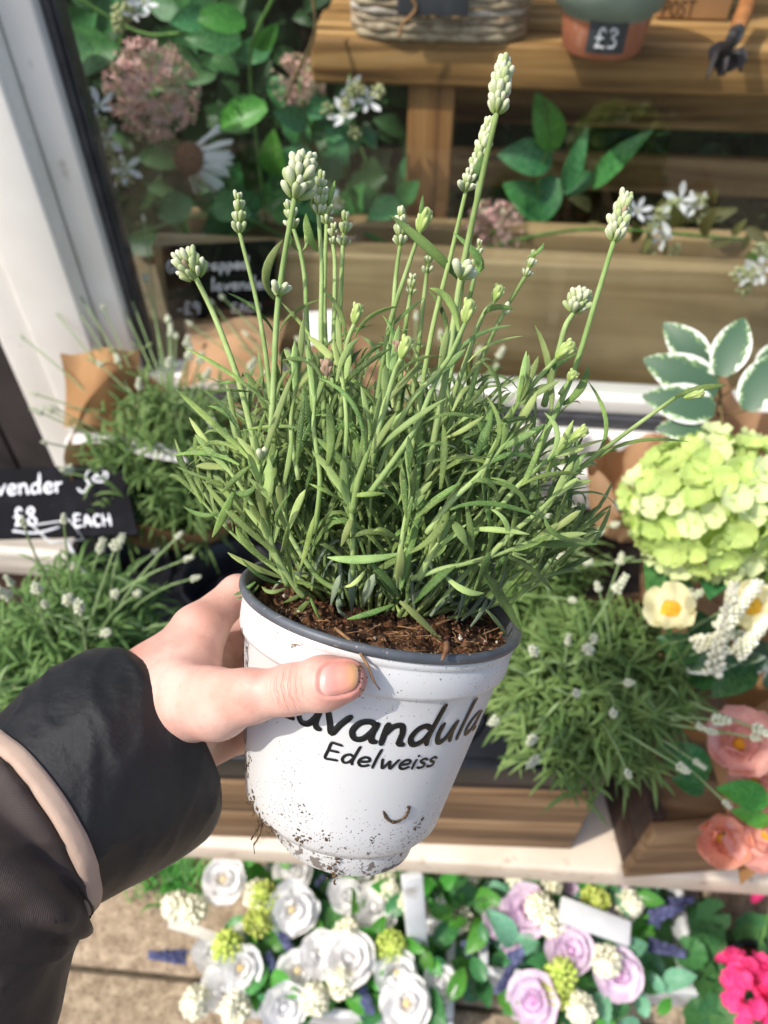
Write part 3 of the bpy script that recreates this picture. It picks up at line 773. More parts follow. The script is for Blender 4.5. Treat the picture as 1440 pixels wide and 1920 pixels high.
def cluster(parent, name, loc, nrm, ln, r, mat, seed, n=60, br=.003, spike=True):
    """filler spike: small beads round a stalk"""
    rg = random.Random(seed); m = MB(); B = basis(nrm); loc = Vector(loc)
    m.tube([loc, loc + Vector(nrm).normalized() * ln], [br * .5, br * .3], 5)
    for k in range(n):
        t = (k + .5) / n; a = k * 2.4; rr = r * (1 - .7 * t if spike else math.sin(math.pi * min(1, t * .9 + .1)))
        p = loc + B @ Vector((math.cos(a) * rr, math.sin(a) * rr, ln * t))
        s = br * rg.uniform(.6, 1.2); m.ell(p, s, s, s * 1.4, basis(B @ Vector((math.cos(a), math.sin(a), .7))), 5, 3)
    return m.build(name, mat, parent)
def five(parent, name, loc, nrm, r, pmesh, cmat, npet=5, tilt=20, seed=0, cr=.2, sub='petal'):
    rg = random.Random(seed); loc = Vector(loc); nrm = Vector(nrm).normalized()
    m = MB(); m.ell(loc + nrm * r * .06, r * cr, r * cr, r * cr * .6, basis(nrm), 9, 5, jit=.12, rng=rg)
    o = m.build(name, cmat, parent); a = rg.uniform(0, 6)
    for k in range(npet):
        inst(pmesh[k % len(pmesh)], sub, P(loc, nrm, a + 6.2832 * k / npet + rg.uniform(-.12, .12), R(tilt + rg.uniform(-10, 10)), r * rg.uniform(.9, 1.1), r * .05), o)
    return o

TOCAM = lambda p: (CAM - Vector(p)).normalized()
def face_dir(p, rg, up=.5, j=.45): return (TOCAM(p) + Vector((0, 0, up)) + Vector((rg.uniform(-j, j), rg.uniform(-j, j), rg.uniform(-j, j)))).normalized()
UPV = Vector((0, 0, 1))

# ------------------------------------------------------------------ right: variegated plant, hydrangea, cream flowers, poppies
def varieg_mat():
    m = bpy.data.materials.new('variegated_leaf'); m.use_nodes = True
    n = m.node_tree.nodes; l = m.node_tree.links; p = n['Principled BSDF']
    tc = n.new('ShaderNodeTexCoord'); sp = n.new('ShaderNodeSeparateXYZ'); l.new(tc.outputs['Generated'], sp.inputs[0])
    # distance from the leaf's middle, broken by noise
    s1_ = n.new('ShaderNodeMath'); s1_.operation = 'SUBTRACT'; s1_.inputs[1].default_value = .5; l.new(sp.outputs[1], s1_.inputs[0])
    ab = n.new('ShaderNodeMath'); ab.operation = 'ABSOLUTE'; l.new(s1_.outputs[0], ab.inputs[0])
    x1 = n.new('ShaderNodeMath'); x1.operation = 'SUBTRACT'; x1.inputs[1].default_value = .42; l.new(sp.outputs[0], x1.inputs[0])
    ax = n.new('ShaderNodeMath'); ax.operation = 'ABSOLUTE'; l.new(x1.outputs[0], ax.inputs[0])
    px_ = n.new('ShaderNodeMath'); px_.operation = 'POWER'; px_.inputs[1].default_value = 2.0; l.new(ax.outputs[0], px_.inputs[0])
    ad = n.new('ShaderNodeMath'); ad.operation = 'MULTIPLY_ADD'; ad.inputs[1].default_value = .95; l.new(px_.outputs[0], ad.inputs[0]); l.new(ab.outputs[0], ad.inputs[2])
    nt = n.new('ShaderNodeTexNoise'); nt.inputs['Scale'].default_value = 9; nt.inputs['Detail'].default_value = 6; l.new(tc.outputs['Generated'], nt.inputs['Vector'])
    a2 = n.new('ShaderNodeMath'); a2.operation = 'MULTIPLY_ADD'; a2.inputs[1].default_value = .42; l.new(nt.outputs[0], a2.inputs[0]); l.new(ad.outputs[0], a2.inputs[2])
    cr = n.new('ShaderNodeValToRGB'); e = cr.color_ramp.elements
    e[0].position = .53; e[0].color = hexc('#456349'); e[1].position = .64; e[1].color = hexc('#eef0e6'); q = e.new(.585); q.color = hexc('#8aa86a')
    l.new(a2.outputs[0], cr.inputs[0]); l.new(cr.outputs[0], p.inputs['Base Color'])
    p.inputs['Roughness'].default_value = .5
    return m
M_var = varieg_mat()
LEAF_V = ovate('leaf', M_var, wd=.56, bend=.15, fold=.15, seg=8)
vb = at_d(1345, 850, .80)
vp = thing('variegated_plant', 'white-edged green variegated leaves in kraft paper at the right', 'plant', (vb.x, vb.y, .576))
tips = [((1325, 690), (1245, 605), .80), ((1350, 705), (1395, 595), .78), ((1345, 735), (1208, 672), .79), ((1340, 770), (1205, 742), .78), ((1400, 770), (1455, 660), .76), ((1330, 800), (1230, 805), .78), ((1420, 700), (1480, 640), .78)]
stem = at_d(1345, 900, .80)
m = MB(); m.tube(catmull([Vector((vb.x, vb.y, .60)), stem, at_d(1350, 760, .80), at_d(1345, 690, .80)], 5), .0022, 6)
for (b_, t_, d) in tips: m.tube([at_d(1350, (b_[1] + 790) / 2, .80), at_d(b_[0], b_[1], d)], .0012, 5)
m.build('stem', M_twig, vp)
for (b_, t_, d) in tips:
    p0, p1 = at_d(b_[0], b_[1], d), at_d(t_[0], t_[1], d + .006); inst(LEAF_V, 'leaf', leafM(p0, p1, (TOCAM(p0) + UPV * .3).normalized()), vp)
kraft_wrap(vp, (vb.x + .055, vb.y + .05, .576), .05, .095, .27, M_kraft2, 9, peak=(2.2, .05))

hc = at_d(1335, 950, .77)
hy = thing('hydrangea', 'lime green hydrangea mophead at the right', 'flower', (hc.x, hc.y, .576))
m = MB(); m.tube([(hc.x, hc.y, .58), hc], .004, 8); m.build('stem', M_gstem, hy)
M_hyd2 = pmat('pale_hydrangea_petal', '#cfe08c', '#eef3c8', scale=26, rnd=.1)
HYD = [petal_mesh('petal', M_hyd2 if i == 2 else M_hyd, 1, 1.35, cup=.14, ruffle=.10, seed=i, tipw=.85, nu=4, nv=4) for i in range(3)]
rg = random.Random(8)
m = MB(); m.ell(hc, .060, .056, .052, None, 16, 10); m.build('flower_core', M_hyd, hy)
for k in range(135):
    zz = 1 - 1.75 * (k + .5) / 135; a = k * 2.39996; rr = math.sqrt(max(0, 1 - zz * zz))
    d = Vector((rr * math.cos(a), rr * math.sin(a), zz)); p = hc + Vector((d.x * .078, d.y * .072, d.z * .068)) * rg.uniform(.9, 1.06)
    nd = (d + Vector((rg.uniform(-.4, .4), rg.uniform(-.4, .4), rg.uniform(-.3, .4)))).normalized()
    me = MB(); me.ell(p, .0016, .0016, .0016, None, 5, 3); fo = me.build('floret', M_hyd, hy)
    s = rg.uniform(.012, .0165); a0 = rg.uniform(0, 6)
    for j in range(4): inst(HYD[(k * 7 // 3) % 3], 'petal', P(p, nd, a0 + j * 1.5708 + rg.uniform(-.1, .1), R(rg.uniform(5, 28)), s, .001), fo)
kp = at_d(1165, 975, .93); kraft_wrap(hy, (kp.x, kp.y, kp.z), .035, .052, .085, M_kraft2, 14)
for (b_, t_) in (((1380, 1070), (1450, 1000)), ((1345, 1065), (1330, 1120))):
    p0, p1 = at_d(*b_, .78), at_d(*t_, .74); inst(LEAF_B, 'leaf', leafM(p0, p1, TOCAM(p0)), hy)

CRM = [petal_mesh('petal', M_cream_p, 1, .95, cup=.22, ruffle=.07, seed=i, tipw=.8) for i in range(3)]
ab_ = at_d(1330, 1250, .80)
an = thing('cream_bouquet', 'cream yellow-centred flowers with white spikes and edged leaves at the right', 'bouquet', (ab_.x, ab_.y, .576))
rg = random.Random(21)
for i, (px, py, d, r) in enumerate(((1258, 1145, .74, .027), (1408, 1138, .72, .028), (1300, 1200, .78, .02))):
    p = at_d(px, py, d); m = MB(); m.tube([Vector((ab_.x, ab_.y, .60)), p], .0016, 5); m.build('stem', M_gstem, an)
    if i < 2: five(an, 'flower', p, face_dir(p, rg, .3, .2), r, CRM, M_yel, 6, 22, i, .38)
for (b_, t_, d) in (((1335, 1265), (1378, 1090), .70), ((1350, 1180), (1425, 1090), .70), ((1300, 1210), (1375, 1190), .72), ((1380, 1230), (1440, 1160), .70)):
    p0, p1 = at_d(*b_, d), at_d(*t_, d - .01); cluster(an, 'flower_spike', p0, p1 - p0, (p1 - p0).length, .0065, M_creamf, b_[0], 70, .0028)
for k in range(16):
    p0 = ab_ + Vector((rg.uniform(-.05, .08), rg.uniform(-.02, .08), rg.uniform(-.03, .05))); p1 = p0 + Vector((rg.uniform(-.07, .06), rg.uniform(-.06, .04), rg.uniform(-.01, .06)))
    inst(LEAF_V if k % 3 == 0 else LEAF_D, 'leaf', leafM(p0, p1, (TOCAM(p0) + UPV).normalized()), an)
kraft_wrap(an, (ab_.x + .05, ab_.y + .04, .576), .04, .10, .11, M_kraft, 12, peak=(4.2, .03))

POP = [petal_mesh('petal', M_peach, 1, 1.35, cup=.42, ruffle=.09, seed=i, tipw=.9, nu=7, nv=7) for i in range(3)]
POP2 = [petal_mesh('petal', M_peach2, 1, 1.35, cup=.42, ruffle=.09, seed=i + 5, tipw=.9, nu=7, nv=7) for i in range(3)]
pb = at_d(1450, 1460, .80)
pp = thing('poppy_bouquet', 'peach poppies in brown kraft paper hanging over the right crate', 'bouquet', (pb.x, pb.y, .50))
rg = random.Random(31)
for i, (px, py, d, r, pm_, nd) in enumerate(((1385, 1395, .74, .036, POP2, (-.3, -.35, .95)), (1350, 1570, .79, .030, POP, (-.15, -.55, .8)), (1440, 1565, .77, .034, POP2, (-.6, -.3, .6)), (1415, 1460, .77, .028, POP2, (-.3, -.6, .6)))):
    p = at_d(px, py, d); m = MB(); m.tube(catmull([Vector((pb.x + .03, pb.y + .04, .53)), (p + pb) / 2 + Vector((0, 0, .02)), p], 4), .0018, 6); m.build('stem', M_gstem, pp)
    po_ = five(pp, 'poppy', p, nd, r, pm_, M_yel, 6, 20, 40 + i, .17)
    for k in range(4): inst(pm_[k % 3], 'petal', P(p, nd, k * 1.57 + .5 + rg.uniform(-.2, .2), R(rg.uniform(46, 60)), r * rg.uniform(.6, .75), r * .12), po_)
for (b_, t_, d, mm) in (((1440, 1500), (1345, 1478), .74, LEAF_A), ((1440, 1540), (1372, 1520), .75, LEAF_A), ((1330, 1450), (1230, 1400), .78, LEAF_B), ((1320, 1480), (1260, 1460), .8, LEAF_B)):
    p0, p1 = at_d(*b_, d), at_d(*t_, d); inst(mm, 'leaf', leafM(p0, p1, (TOCAM(p0) + UPV * .4).normalized()), pp)
m = MB(); rows = []        # paper: an open fold lying on the crate, its edge rolled outwards
for i in range(10):
    v = i / 9
    rows.append([at_d(1312 + 75 * v + 190 * u + 10 * math.sin(3 * v + u * 4), 1362 - 70 * u + 290 * v * (1 - .05 * u) + 8 * math.sin(u * 6 + 2 * v), .845 - .02 * u + .03 * math.sin(math.pi * v) - .06 * v + .008 * math.sin(u * 12 + v * 3)) for u in [k / 10 for k in range(11)]])
m.grid(rows); m.build('paper_wrap', M_kraft, pp)

# ------------------------------------------------------------------ on the ground: rose boxes and geranium
M_wbox = pm('white_painted_trug', '#e3e5e6', '#cfd2d3', scale=12, rough=.55, bump=.2, c3='#a8a49a', s3=30, r3=(.62, .78))
def trug(label, x0, x1, y0, y1, h, handle, group):
    t = thing('flower_trug', label, 'planter', ((x0 + x1) / 2, (y0 + y1) / 2, 0), group)
    tk = .012
    for lo, hi in (((x0, y0, .003), (x1, y0 + tk, h)), ((x0, y1 - tk, .003), (x1, y1, h)), ((x0, y0 + tk + .0005, .003), (x0 + tk, y1 - tk - .0005, h * 1.0)), ((x1 - tk, y0 + tk + .0005, .003), (x1, y1 - tk - .0005, h * 1.0))):
        m = MB(); m.box(lo, hi, bev=.003); m.build('side_board', M_wbox, t)
    m = MB(); m.box((x0 + tk, y0 + tk, .004), (x1 - tk, y1 - tk, .012)); m.build('base', M_wbox, t, smooth=False)
    m = MB(); m.box((x0 + tk, y0 + tk, .0125), (x1 - tk, y1 - tk, h * .45)); m.build('foam', M_leafD, t, smooth=False)
    p0, p1, wd = Vector(handle[0]), Vector(handle[1]), handle[2]
    m = MB(); d = (p1 - p0); B = Matrix.Translation(p0) @ basis(d, UPV).to_4x4(); m.box((-wd / 2, -.006, 0), (wd / 2, .006, d.length), B, bev=.002); m.build('handle', M_wbox, t)
    return t
def arrangement(parent, roses, kind, seed, box, zc, nleaf, spikes, limes, creams, mint):
    rg = random.Random(seed); (x0, x1, y0, y1) = box
    for i, (px, py, z, r) in enumerate(roses):
        p = at_z(px, py, z); rose(parent, p, face_dir(p, rg, .3, .45), r * rg.uniform(.68, .92), kind, seed * 50 + i)
    for i, (px, py, px2, py2, z) in enumerate(spikes):
        p0, p1 = at_z(px, py, z), at_z(px2, py2, z + .015); cluster(parent, 'blue_spike', p0, p1 - p0, (p1 - p0).length, .0085, M_bluesp, seed + i, 95, .0031)
    for i, (px, py, z) in enumerate(limes):
        p = at_z(px, py, z); cluster(parent, 'lime_spray', p, face_dir(p, rg, .6, .6), .045, .020, M_lime, seed + 20 + i, 60, .0048, spike=False)
    for i, (px, py, z) in enumerate(creams):
        p = at_z(px, py, z); cluster(parent, 'cream_spray', p, face_dir(p, rg, .5, .8), .05, .017, M_creamf, seed + 40 + i, 55, .0058, spike=False)
    for k in range(nleaf):
        p0 = Vector((rg.uniform(x0, x1), rg.uniform(y0, y1), zc + rg.uniform(-.07, .045)))
        a = rg.uniform(0, 6.2832); L = rg.uniform(.025, .055)
        p1 = p0 + Vector((math.cos(a) * L, math.sin(a) * L, rg.uniform(-.3, .6) * L))
        inst(rg.choice((LEAF_A, LEAF_A, LEAF_D, LEAF_B, LEAF_C if mint else LEAF_A)), 'leaf', leafM(p0, p1, (UPV + Vector((rg.uniform(-.5, .5), rg.uniform(-.8, .2), 0))).normalized()), parent)
t1 = trug('white wooden trug filled with white artificial roses on the paving', -.235, .085, .20, .42, .10, (at_z(785, 1795, .12), at_z(772, 1640, .31), .030), 'flower filled trugs on the ground')
arrangement(t1, [(422, 1650, .16, .040), (545, 1697, .17, .042), (553, 1630, .14, .038), (645, 1680, .16, .036), (700, 1705, .15, .040), (450, 1812, .17, .036), (560, 1818, .16, .036), (600, 1795, .17, .034), (655, 1802, .18, .042), (528, 1882, .17, .042), (740, 1825, .17, .040), (762, 1880, .17, .042), (418, 1860, .15, .036), (825, 1845, .15, .036), (395, 1790, .15, .032), (665, 1640, .12, .034), (800, 1705, .13, .036), (460, 1760, .15, .028)],
            'w', 3, (-.25, .08, .20, .43), .13, 230, [(350, 1795, 280, 1790, .14), (530, 1850, 500, 1790, .15), (520, 1740, 545, 1780, .15), (690, 1900, 680, 1850, .14), (600, 1650, 630, 1680, .13)],
            [(500, 1690, .16), (440, 1780, .16), (730, 1775, .16), (480, 1730, .15)], [(340, 1690, .15), (380, 1700, .15), (480, 1660, .15), (720, 1660, .15), (760, 1690, .15), (640, 1850, .16), (590, 1880, .15), (370, 1880, .14), (450, 1890, .14), (650, 1750, .15)], False)
m = MB(); rows = [[at_z(315 + 110 * u, 1712 + 45 * u + 28 * v * (1 - u * .4), .165 + .01 * math.sin(3 * u)) for u in [k / 6 for k in range(7)]] for v in (0, .5, 1)]; m.grid(rows); m.build('pale_leaf', pm('pale_leaf', '#c9c8bd', '#dcdad0', scale=30, rough=.5, transl=.2), t1)
t2 = trug('white wooden trug filled with lilac artificial roses on the paving', .125, .455, .275, .475, .10, (at_z(1050, 1703, .215), at_z(1180, 1752, .195), .034), 'flower filled trugs on the ground')
arrangement(t2, [(985, 1712, .16, .040), (938, 1735, .15, .034), (1065, 1785, .18, .046), (1160, 1825, .17, .040), (1003, 1872, .17, .040), (960, 1765, .14, .026), (1090, 1645, .12, .034), (1160, 1690, .13, .03)],
            'l', 5, (.10, .40, .24, .46), .12, 170, [(960, 1800, 985, 1780, .15), (940, 1865, 960, 1810, .14), (870, 1780, 915, 1760, .13), (1220, 1720, 1280, 1700, .14), (1215, 1770, 1285, 1790, .14), (1225, 1735, 1240, 1690, .13), (1240, 1700, 1300, 1685, .13)],
            [(1055, 1840, .17), (1110, 1690, .15), (1040, 1870, .16)], [(1020, 1695, .16), (1050, 1725, .16), (1130, 1790, .17), (1090, 1890, .16), (970, 1640, .12), (1170, 1690, .13), (1040, 1660, .13), (890, 1650, .11), (860, 1700, .10)], True)
rg = random.Random(77)
for (b_, t_, z) in (((1010, 1780), (965, 1755), .16), ((1150, 1790), (1215, 1770), .17), ((1120, 1860), (1140, 1920), .16), ((1000, 1760), (985, 1790), .16), ((900, 1670), (960, 1675), .12)):
    p0, p1 = at_z(*b_, z), at_z(*t_, z + .01); inst(LEAF_C, 'leaf', leafM(p0, p1, UPV), t2)
# grass tufts and weeds at the foot of the trug
tf = MB(); rg = random.Random(12)
for k in range(220):
    p = at_z(rg.gauss(330, 45), rg.gauss(1650, 22), 0.0); a = rg.uniform(0, 6.28); L = rg.uniform(.012, .035)
    blade(tf, bez2(p, p + Vector((math.cos(a) * L * .3, math.sin(a) * L * .3, L * .6)), p + Vector((math.cos(a) * L, math.sin(a) * L, L * .7)), 3), .004, UPV, kind='ov')
tag(tf.build('weeds', M_leafA), 'small green weeds in the paving beside the white rose trug', 'weeds', kind='stuff')
gp = at_z(1420, 1840, .12)
ge = thing('geranium', 'hot pink geranium with dark round leaves at the bottom right', 'potted plant', (gp.x, gp.y, 0))
m = MB(); m.lathe(pot_profile(0.002, .10, .06, .045), 28, Matrix.Translation((gp.x + .01, gp.y, 0))); m.build('pot', M_black, ge)
m = MB(); m.lathe([(.0005, .09), (.055, .088)], 20, Matrix.Translation((gp.x + .01, gp.y, 0))); m.build('soil', M_soil, ge)
GER = [petal_mesh('petal', M_pink, 1, 1.0, cup=.15, ruffle=.05, seed=i, tipw=.85, nu=4, nv=4) for i in range(3)]
def round_leaf(name, mat):
    rows = []
    for i in range(5):
        r = i / 4; rows.append([Vector((math.cos(a) * r * (1 + .07 * math.cos(9 * a) * r), math.sin(a) * r * (1 + .07 * math.cos(9 * a) * r), .16 * r * r + .05 * r * math.cos(7 * a))) for a in [.25 + (6.2832 - .5) * k / 20 for k in range(21)]])
    m = MB(); m.grid(rows); return m.mesh(name, mat)
RL = round_leaf('leaf', M_leafD)
rg = random.Random(17)
for (px, py, z, r, nf) in ((1395, 1850, .20, .04, 20), (1450, 1835, .19, .03, 12), (1445, 1700, .17, .025, 9), (1410, 1890, .18, .03, 12)):
    c = at_z(px, py, z); m = MB(); m.tube([Vector((gp.x, gp.y, .09)), c], .002, 6); st = m.build('flower_stalk', M_gstem, ge)
    for k in range(nf):
        d = Vector((rg.uniform(-1, 1), rg.uniform(-1, 1), rg.uniform(-.1, 1))).normalized(); p = c + d * r * rg.uniform(.75, 1)
        fl = MB(); fl.ell(p, .0018, .0018, .0018, None, 5, 3); fo = fl.build('floret', M_pink, ge)
        for j in range(5): inst(GER[j % 3], 'petal', P(p, (d + UPV * .5).normalized(), j * 1.2566 + k, R(rg.uniform(5, 25)), rg.uniform(.011, .015), .001), fo)
for k in range(34):
    c = at_z(rg.uniform(1285, 1450), rg.uniform(1690, 1925), rg.uniform(.07, .15)); nd = (UPV + Vector((rg.uniform(-.5, .5), rg.uniform(-.7, .2), 0))).normalized()
    inst(RL, 'leaf', frame(c, nd, rg.uniform(0, 6), rg.uniform(.018, .034)), ge)
# ------------------------------------------------------------------ behind the glass
sb = thing('sleeper_planter', 'wide greenish brown sleeper board planter behind the glass', 'planter', (.2, 1.1, .5))
m = MB(); m.box((-.455, 1.06, .505), (1.7, 1.105, .845), bev=.006); m.build('front_board', M_sleeper, sb)
m = MB(); m.box((-.455, 1.24, .505), (1.7, 1.28, .80), bev=.006); m.build('rear_board', M_sleeper, sb)
m = MB(); m.box((-.45, 1.106, .505), (1.69, 1.239, .77)); m.build('soil', M_soil, sb, smooth=False)
bn = thing('wooden_bench', 'rustic orange brown wooden bench inside the shop window', 'bench', (.3, 1.45, .5))
m = MB(); m.box((-.228, 1.300, 1.000), (1.6, 1.455, 1.064), bev=.007); m.build('seat_plank', M_bench, bn)
m = MB(); m.box((-.222, 1.460, 1.002), (1.6, 1.62, 1.062), bev=.007); m.build('seat_plank', M_bench, bn)
for (x, y) in ((-.077, 1.315), (1.2, 1.315), (-.077, 1.53), (1.2, 1.53)):
    m = MB(); m.box((x, y, .505), (x + .076, y + .07, .999), bev=.005); m.build('leg', M_benchz, bn)
for (z0, z1) in ((.752, .822), (.872, .935)):
    m = MB(); m.box((.001, 1.50, z0), (1.6, 1.525, z1), bev=.005); m.build('slat', M_bench, bn)
# wicker basket
wb = at_z(820, 78, 1.066)
M_wick = pm('wicker', '#8c7a63', '#b8a88f', scale=70, rough=.8, rnd=.2, bump=.3); M_wick2 = pm('wicker_whitewashed', '#b7ac9b', '#d8d0c2', scale=60, rough=.8, rnd=.2)
bk = thing('wicker_basket', 'whitewashed wicker basket with slate tag on the bench', 'basket', (wb.x, wb.y + .09, 1.066))
cx, cy, hx, hy = wb.x, wb.y + .10, .128, .095
def rr(t, sx, sy):
    a = 6.2832 * t; c, s = math.cos(a), math.sin(a); q = 5
    k = (abs(c) ** q + abs(s) ** q) ** (-1 / q); return c * k * sx, s * k * sy
for i in range(11):
    z = 1.071 + i * .0105; pts = []
    for k in range(73):
        x, y = rr(k / 72, hx, hy); f = 1 + (.014 * math.sin(k * 1.57 + i * math.pi) + .10 * (i / 11)); pts.append((cx + x * f, cy + y * f, z + .001 * math.sin(k * 2.1 + i)))
    m = MB(); m.tube(pts, .0052 if i > 1 else .0075, 6); m.build('wicker_course', M_wick if i < 3 or i % 4 == 0 else M_wick2, bk)
m = MB()
for k in range(26):
    x, y = rr(k / 26, hx, hy); m.tube([(cx + x * .97, cy + y * .97, 1.067), (cx + x * 1.08, cy + y * 1.08, 1.19)], .004, 5)
m.build('stake_frame', M_wick, bk)
M_slate = pm('slate', '#3c4046', '#4d5258', scale=30, rough=.6)
m = MB(); q = [at_y(745, 4, cy - hy * 1.16), at_y(880, 6, cy - hy * 1.16), at_y(872, 30, cy - hy * 1.16), at_y(755, 27, cy - hy * 1.16), at_y(740, -90, cy - hy * 1.16), at_y(885, -90, cy - hy * 1.16)]
yb = cy - hy * 1.2
m.box((at_y(745, 0, yb).x, yb - .004, at_y(800, 28, yb).z), (at_y(880, 0, yb).x, yb, at_y(800, -80, yb).z), bev=.001); m.build('slate_tag', M_slate, bk)
m = MB(); m.tube(catmull([at_y(730, -40, yb - .005), at_y(780, 10, yb - .006), at_y(755, 45, yb - .01), at_y(748, 70, yb - .012)], 5), .0022, 5); m.build('twine', M_kraft, bk)
# terracotta pot with price
pp0 = at_z(1133, 118, 1.066); pr = .056
tp = thing('terracotta_pot', 'terracotta pot with sage painted rim and a price label on the bench', 'pot', (pp0.x, pp0.y + pr, 1.066))
M_terra = pm('terracotta', '#b96f4e', '#cb8262', scale=18, rough=.75, bump=.1, c3='#d8a188', s3=40, r3=(.62, .8)); M_sage = pm('sage_paint', '#93a79a', '#a3b5a8', scale=20, rough=.6)
T = Matrix.Translation((pp0.x, pp0.y + pr, 1.066))
m = MB(); m.lathe([(.0005, .0005), (pr * .93, .001), (pr, .005), (.0655, .060)], 40, T); m.build('pot_body', M_terra, tp)
m = MB(); m.lathe([(.0660, .058), (.0745, .060), (.084, .135), (.080, .135), (.064, .05), (.0005, .02)], 40, T); m.build('painted_rim', M_sage, tp)
cb = Vector((pp0.x, pp0.y + pr, 0)); fwd0 = (Vector((CAM.x, CAM.y, 0)) - cb); a0 = math.atan2(fwd0.y, fwd0.x) + .10
def onpot(u, v, e=.0008):
    r = pr + (.0655 - pr) * v / .060 + e; a = a0 + u / r; return cb + Vector((math.cos(a) * r, math.sin(a) * r, 1.066 + v))
m = MB(); m.grid([[onpot(-.027 + .054 * i / 8, .012 + .040 * j / 3) for i in range(9)] for j in range(4)]); m.build('price_label', M_slate, tp)
m = MB(); write(m, '\u00a33', lambda x, y: (onpot(-.0165 + x * .0148, .020 + y * .0145, .0018), (onpot(-.0165 + x * .0148, .03, .01) - onpot(-.0165 + x * .0148, .03, 0)).normalized()), .0016); m.build('lettering', M_chalk, tp)
# kraft post box and hand tools
bx = at_z(1255, 60, 1.066)
po = thing('post_box', 'small brown cardboard box with post printed on it behind the terracotta pot', 'box', (bx.x + .05, bx.y + .09, 1.066))
m = MB(); m.box((bx.x - .01, bx.y + .065, 1.0665), (bx.x + .10, bx.y + .15, 1.26), bev=.002); m.build('carton', pm('cardboard', '#b08356', '#c49a6c', scale=10, rough=.8), po)
M_print = pm('brown_print', '#4a3018', rough=.8)
m = MB(); pz = at_y(1255, 20, bx.y + .064)
write(m, 'POST', lambda x, y: (Vector((pz.x + x * .0105 - .01, bx.y + .0642, pz.z + y * .0125 - .008)), Vector((0, -1, 0))), .0013); m.build('lettering', M_print, po)
M_steel = pm('dull_steel', '#6f7478', '#8d9296', scale=40, rough=.35); M_steel.node_tree.nodes['Principled BSDF'].inputs['Metallic'].default_value = .8
M_iron = pm('dark_iron', '#2b2a2c', '#3b3436', scale=60, rough=.55); M_handle = pm('tool_handle_wood', '#9a6236', '#b67a48', scale=30, rough=.55)
tw = thing('hand_trowel', 'garden hand trowel with wooden handle leaning at the right of the bench', 'trowel', at_z(1365, 130, 1.066))
A_, B_, C_ = at_z(1352, 132, 1.074), at_z(1378, 72, 1.098), at_z(1412, -25, 1.125)
m = MB(); m.tube(catmull([B_.lerp(C_, .12), B_.lerp(C_, .5), C_], 4), [.010, .011, .012, .0125, .012, .0115, .012, .0125, .011], 10); m.build('handle', M_handle, tw)
m = MB(); m.tube([B_.lerp(A_, .2), B_, B_.lerp(C_, .13)], [.006, .009, .0105], 10); m.build('ferrule', M_steel, tw)
m = MB(); ax = (A_ - B_).normalized(); sd = ax.cross(TOCAM(A_)).normalized(); nn = sd.cross(ax)
m.grid([[B_.lerp(A_, .15 + .85 * t) + sd * (s * .027 * math.sin(math.pi * min(1, .12 + t * .86)) ** .7) + nn * (-.010 * (1 - s * s)) for s in (-1, -.6, -.2, .2, .6, 1)] for t in [i / 8 for i in range(9)]]); m.build('blade', M_iron, tw)
fk = thing('hand_fork', 'dark iron hand fork lying beside the trowel', 'fork', at_z(1330, 130, 1.066))
for k in range(3):
    p0 = at_z(1345 + 14 * k, 100, 1.085); p1 = at_z(1325 + 32 * k, 148 - 6 * k, 1.068); m = MB(); m.tube(catmull([p0, p0.lerp(p1, .5) + Vector((0, 0, .012)), p1], 4), [.007, .007, .0065, .006, .0055, .005, .004, .003, .002], 6, flat=.6); m.build('tine', M_iron, fk)
m = MB(); m.tube([at_z(1358, 103, 1.087), at_z(1378, 60, 1.12)], .008, 8); m.build('socket', M_iron, fk)

# artificial foliage
def spray(name, label, pts, Y, leaves, mesh, group, stem_mat=None, size=.06, seed=0, cat='artificial plant', extra=None):
    """stem through pixels at depth plane Y, with leaves (px, py, tip px, tip py, dY)"""
    rg = random.Random(seed); P0 = at_y(pts[0][0], pts[0][1], Y)
    t = thing(name, label, cat, P0, group)
    m = MB(); m.tube(catmull([at_y(x, y, Y + rg.uniform(-.02, .02)) for x, y in pts], 6), .0028, 6); m.build('stem', stem_mat or M_gstem, t)
    for (bx_, by_, tx_, ty_, dy, me) in leaves:
        p0, p1 = at_y(bx_, by_, Y + dy), at_y(tx_, ty_, Y + dy - rg.uniform(.0, .03))
        inst(me or mesh, 'leaf', leafM(p0, p1, (TOCAM(p0) + Vector((rg.uniform(-.3, .3), rg.uniform(-.3, .3), rg.uniform(0, .5)))).normalized()), t)
    return t
GA = 'artificial leaf sprays in the window'
def auto(n, x0, x1, y0, y1, seed, L=(55, 105)):
    rg = random.Random(seed); out = []
    for k in range(n):
        x, y = rg.uniform(x0, x1), rg.uniform(y0, y1); a = rg.uniform(0, 6.28); s = rg.uniform(*L)
        out.append((x, y, x + math.cos(a) * s, y + math.sin(a) * s * .8, rg.uniform(-.1, .15), None))
    return out
spray('leaf_spray', 'leafy spray with three bright green leaves left of the bench', [(520, -20), (470, 100), (480, 260), (500, 420)], 1.22,
      [(460, 45, 362, 32, 0, LEAF_A), (500, 200, 405, 235, 0, LEAF_A), (520, 330, 512, 245, 0, LEAF_A), (480, 90, 520, 45, .05, LEAF_A)] + auto(16, 380, 600, 20, 420, 2), LEAF_B, GA, seed=1)
spray('leaf_spray', 'dark leafy spray at the top left of the window', [(120, -20), (260, 60), (360, 60)], 1.35, auto(20, 70, 420, -30, 130, 3), LEAF_D, GA, seed=2)
spray('leaf_spray', 'dark leaf spray hanging under the left end of the bench', [(600, 150), (640, 260), (660, 430)], 1.40, auto(22, 570, 770, 160, 440, 4), LEAF_B, GA, seed=3)
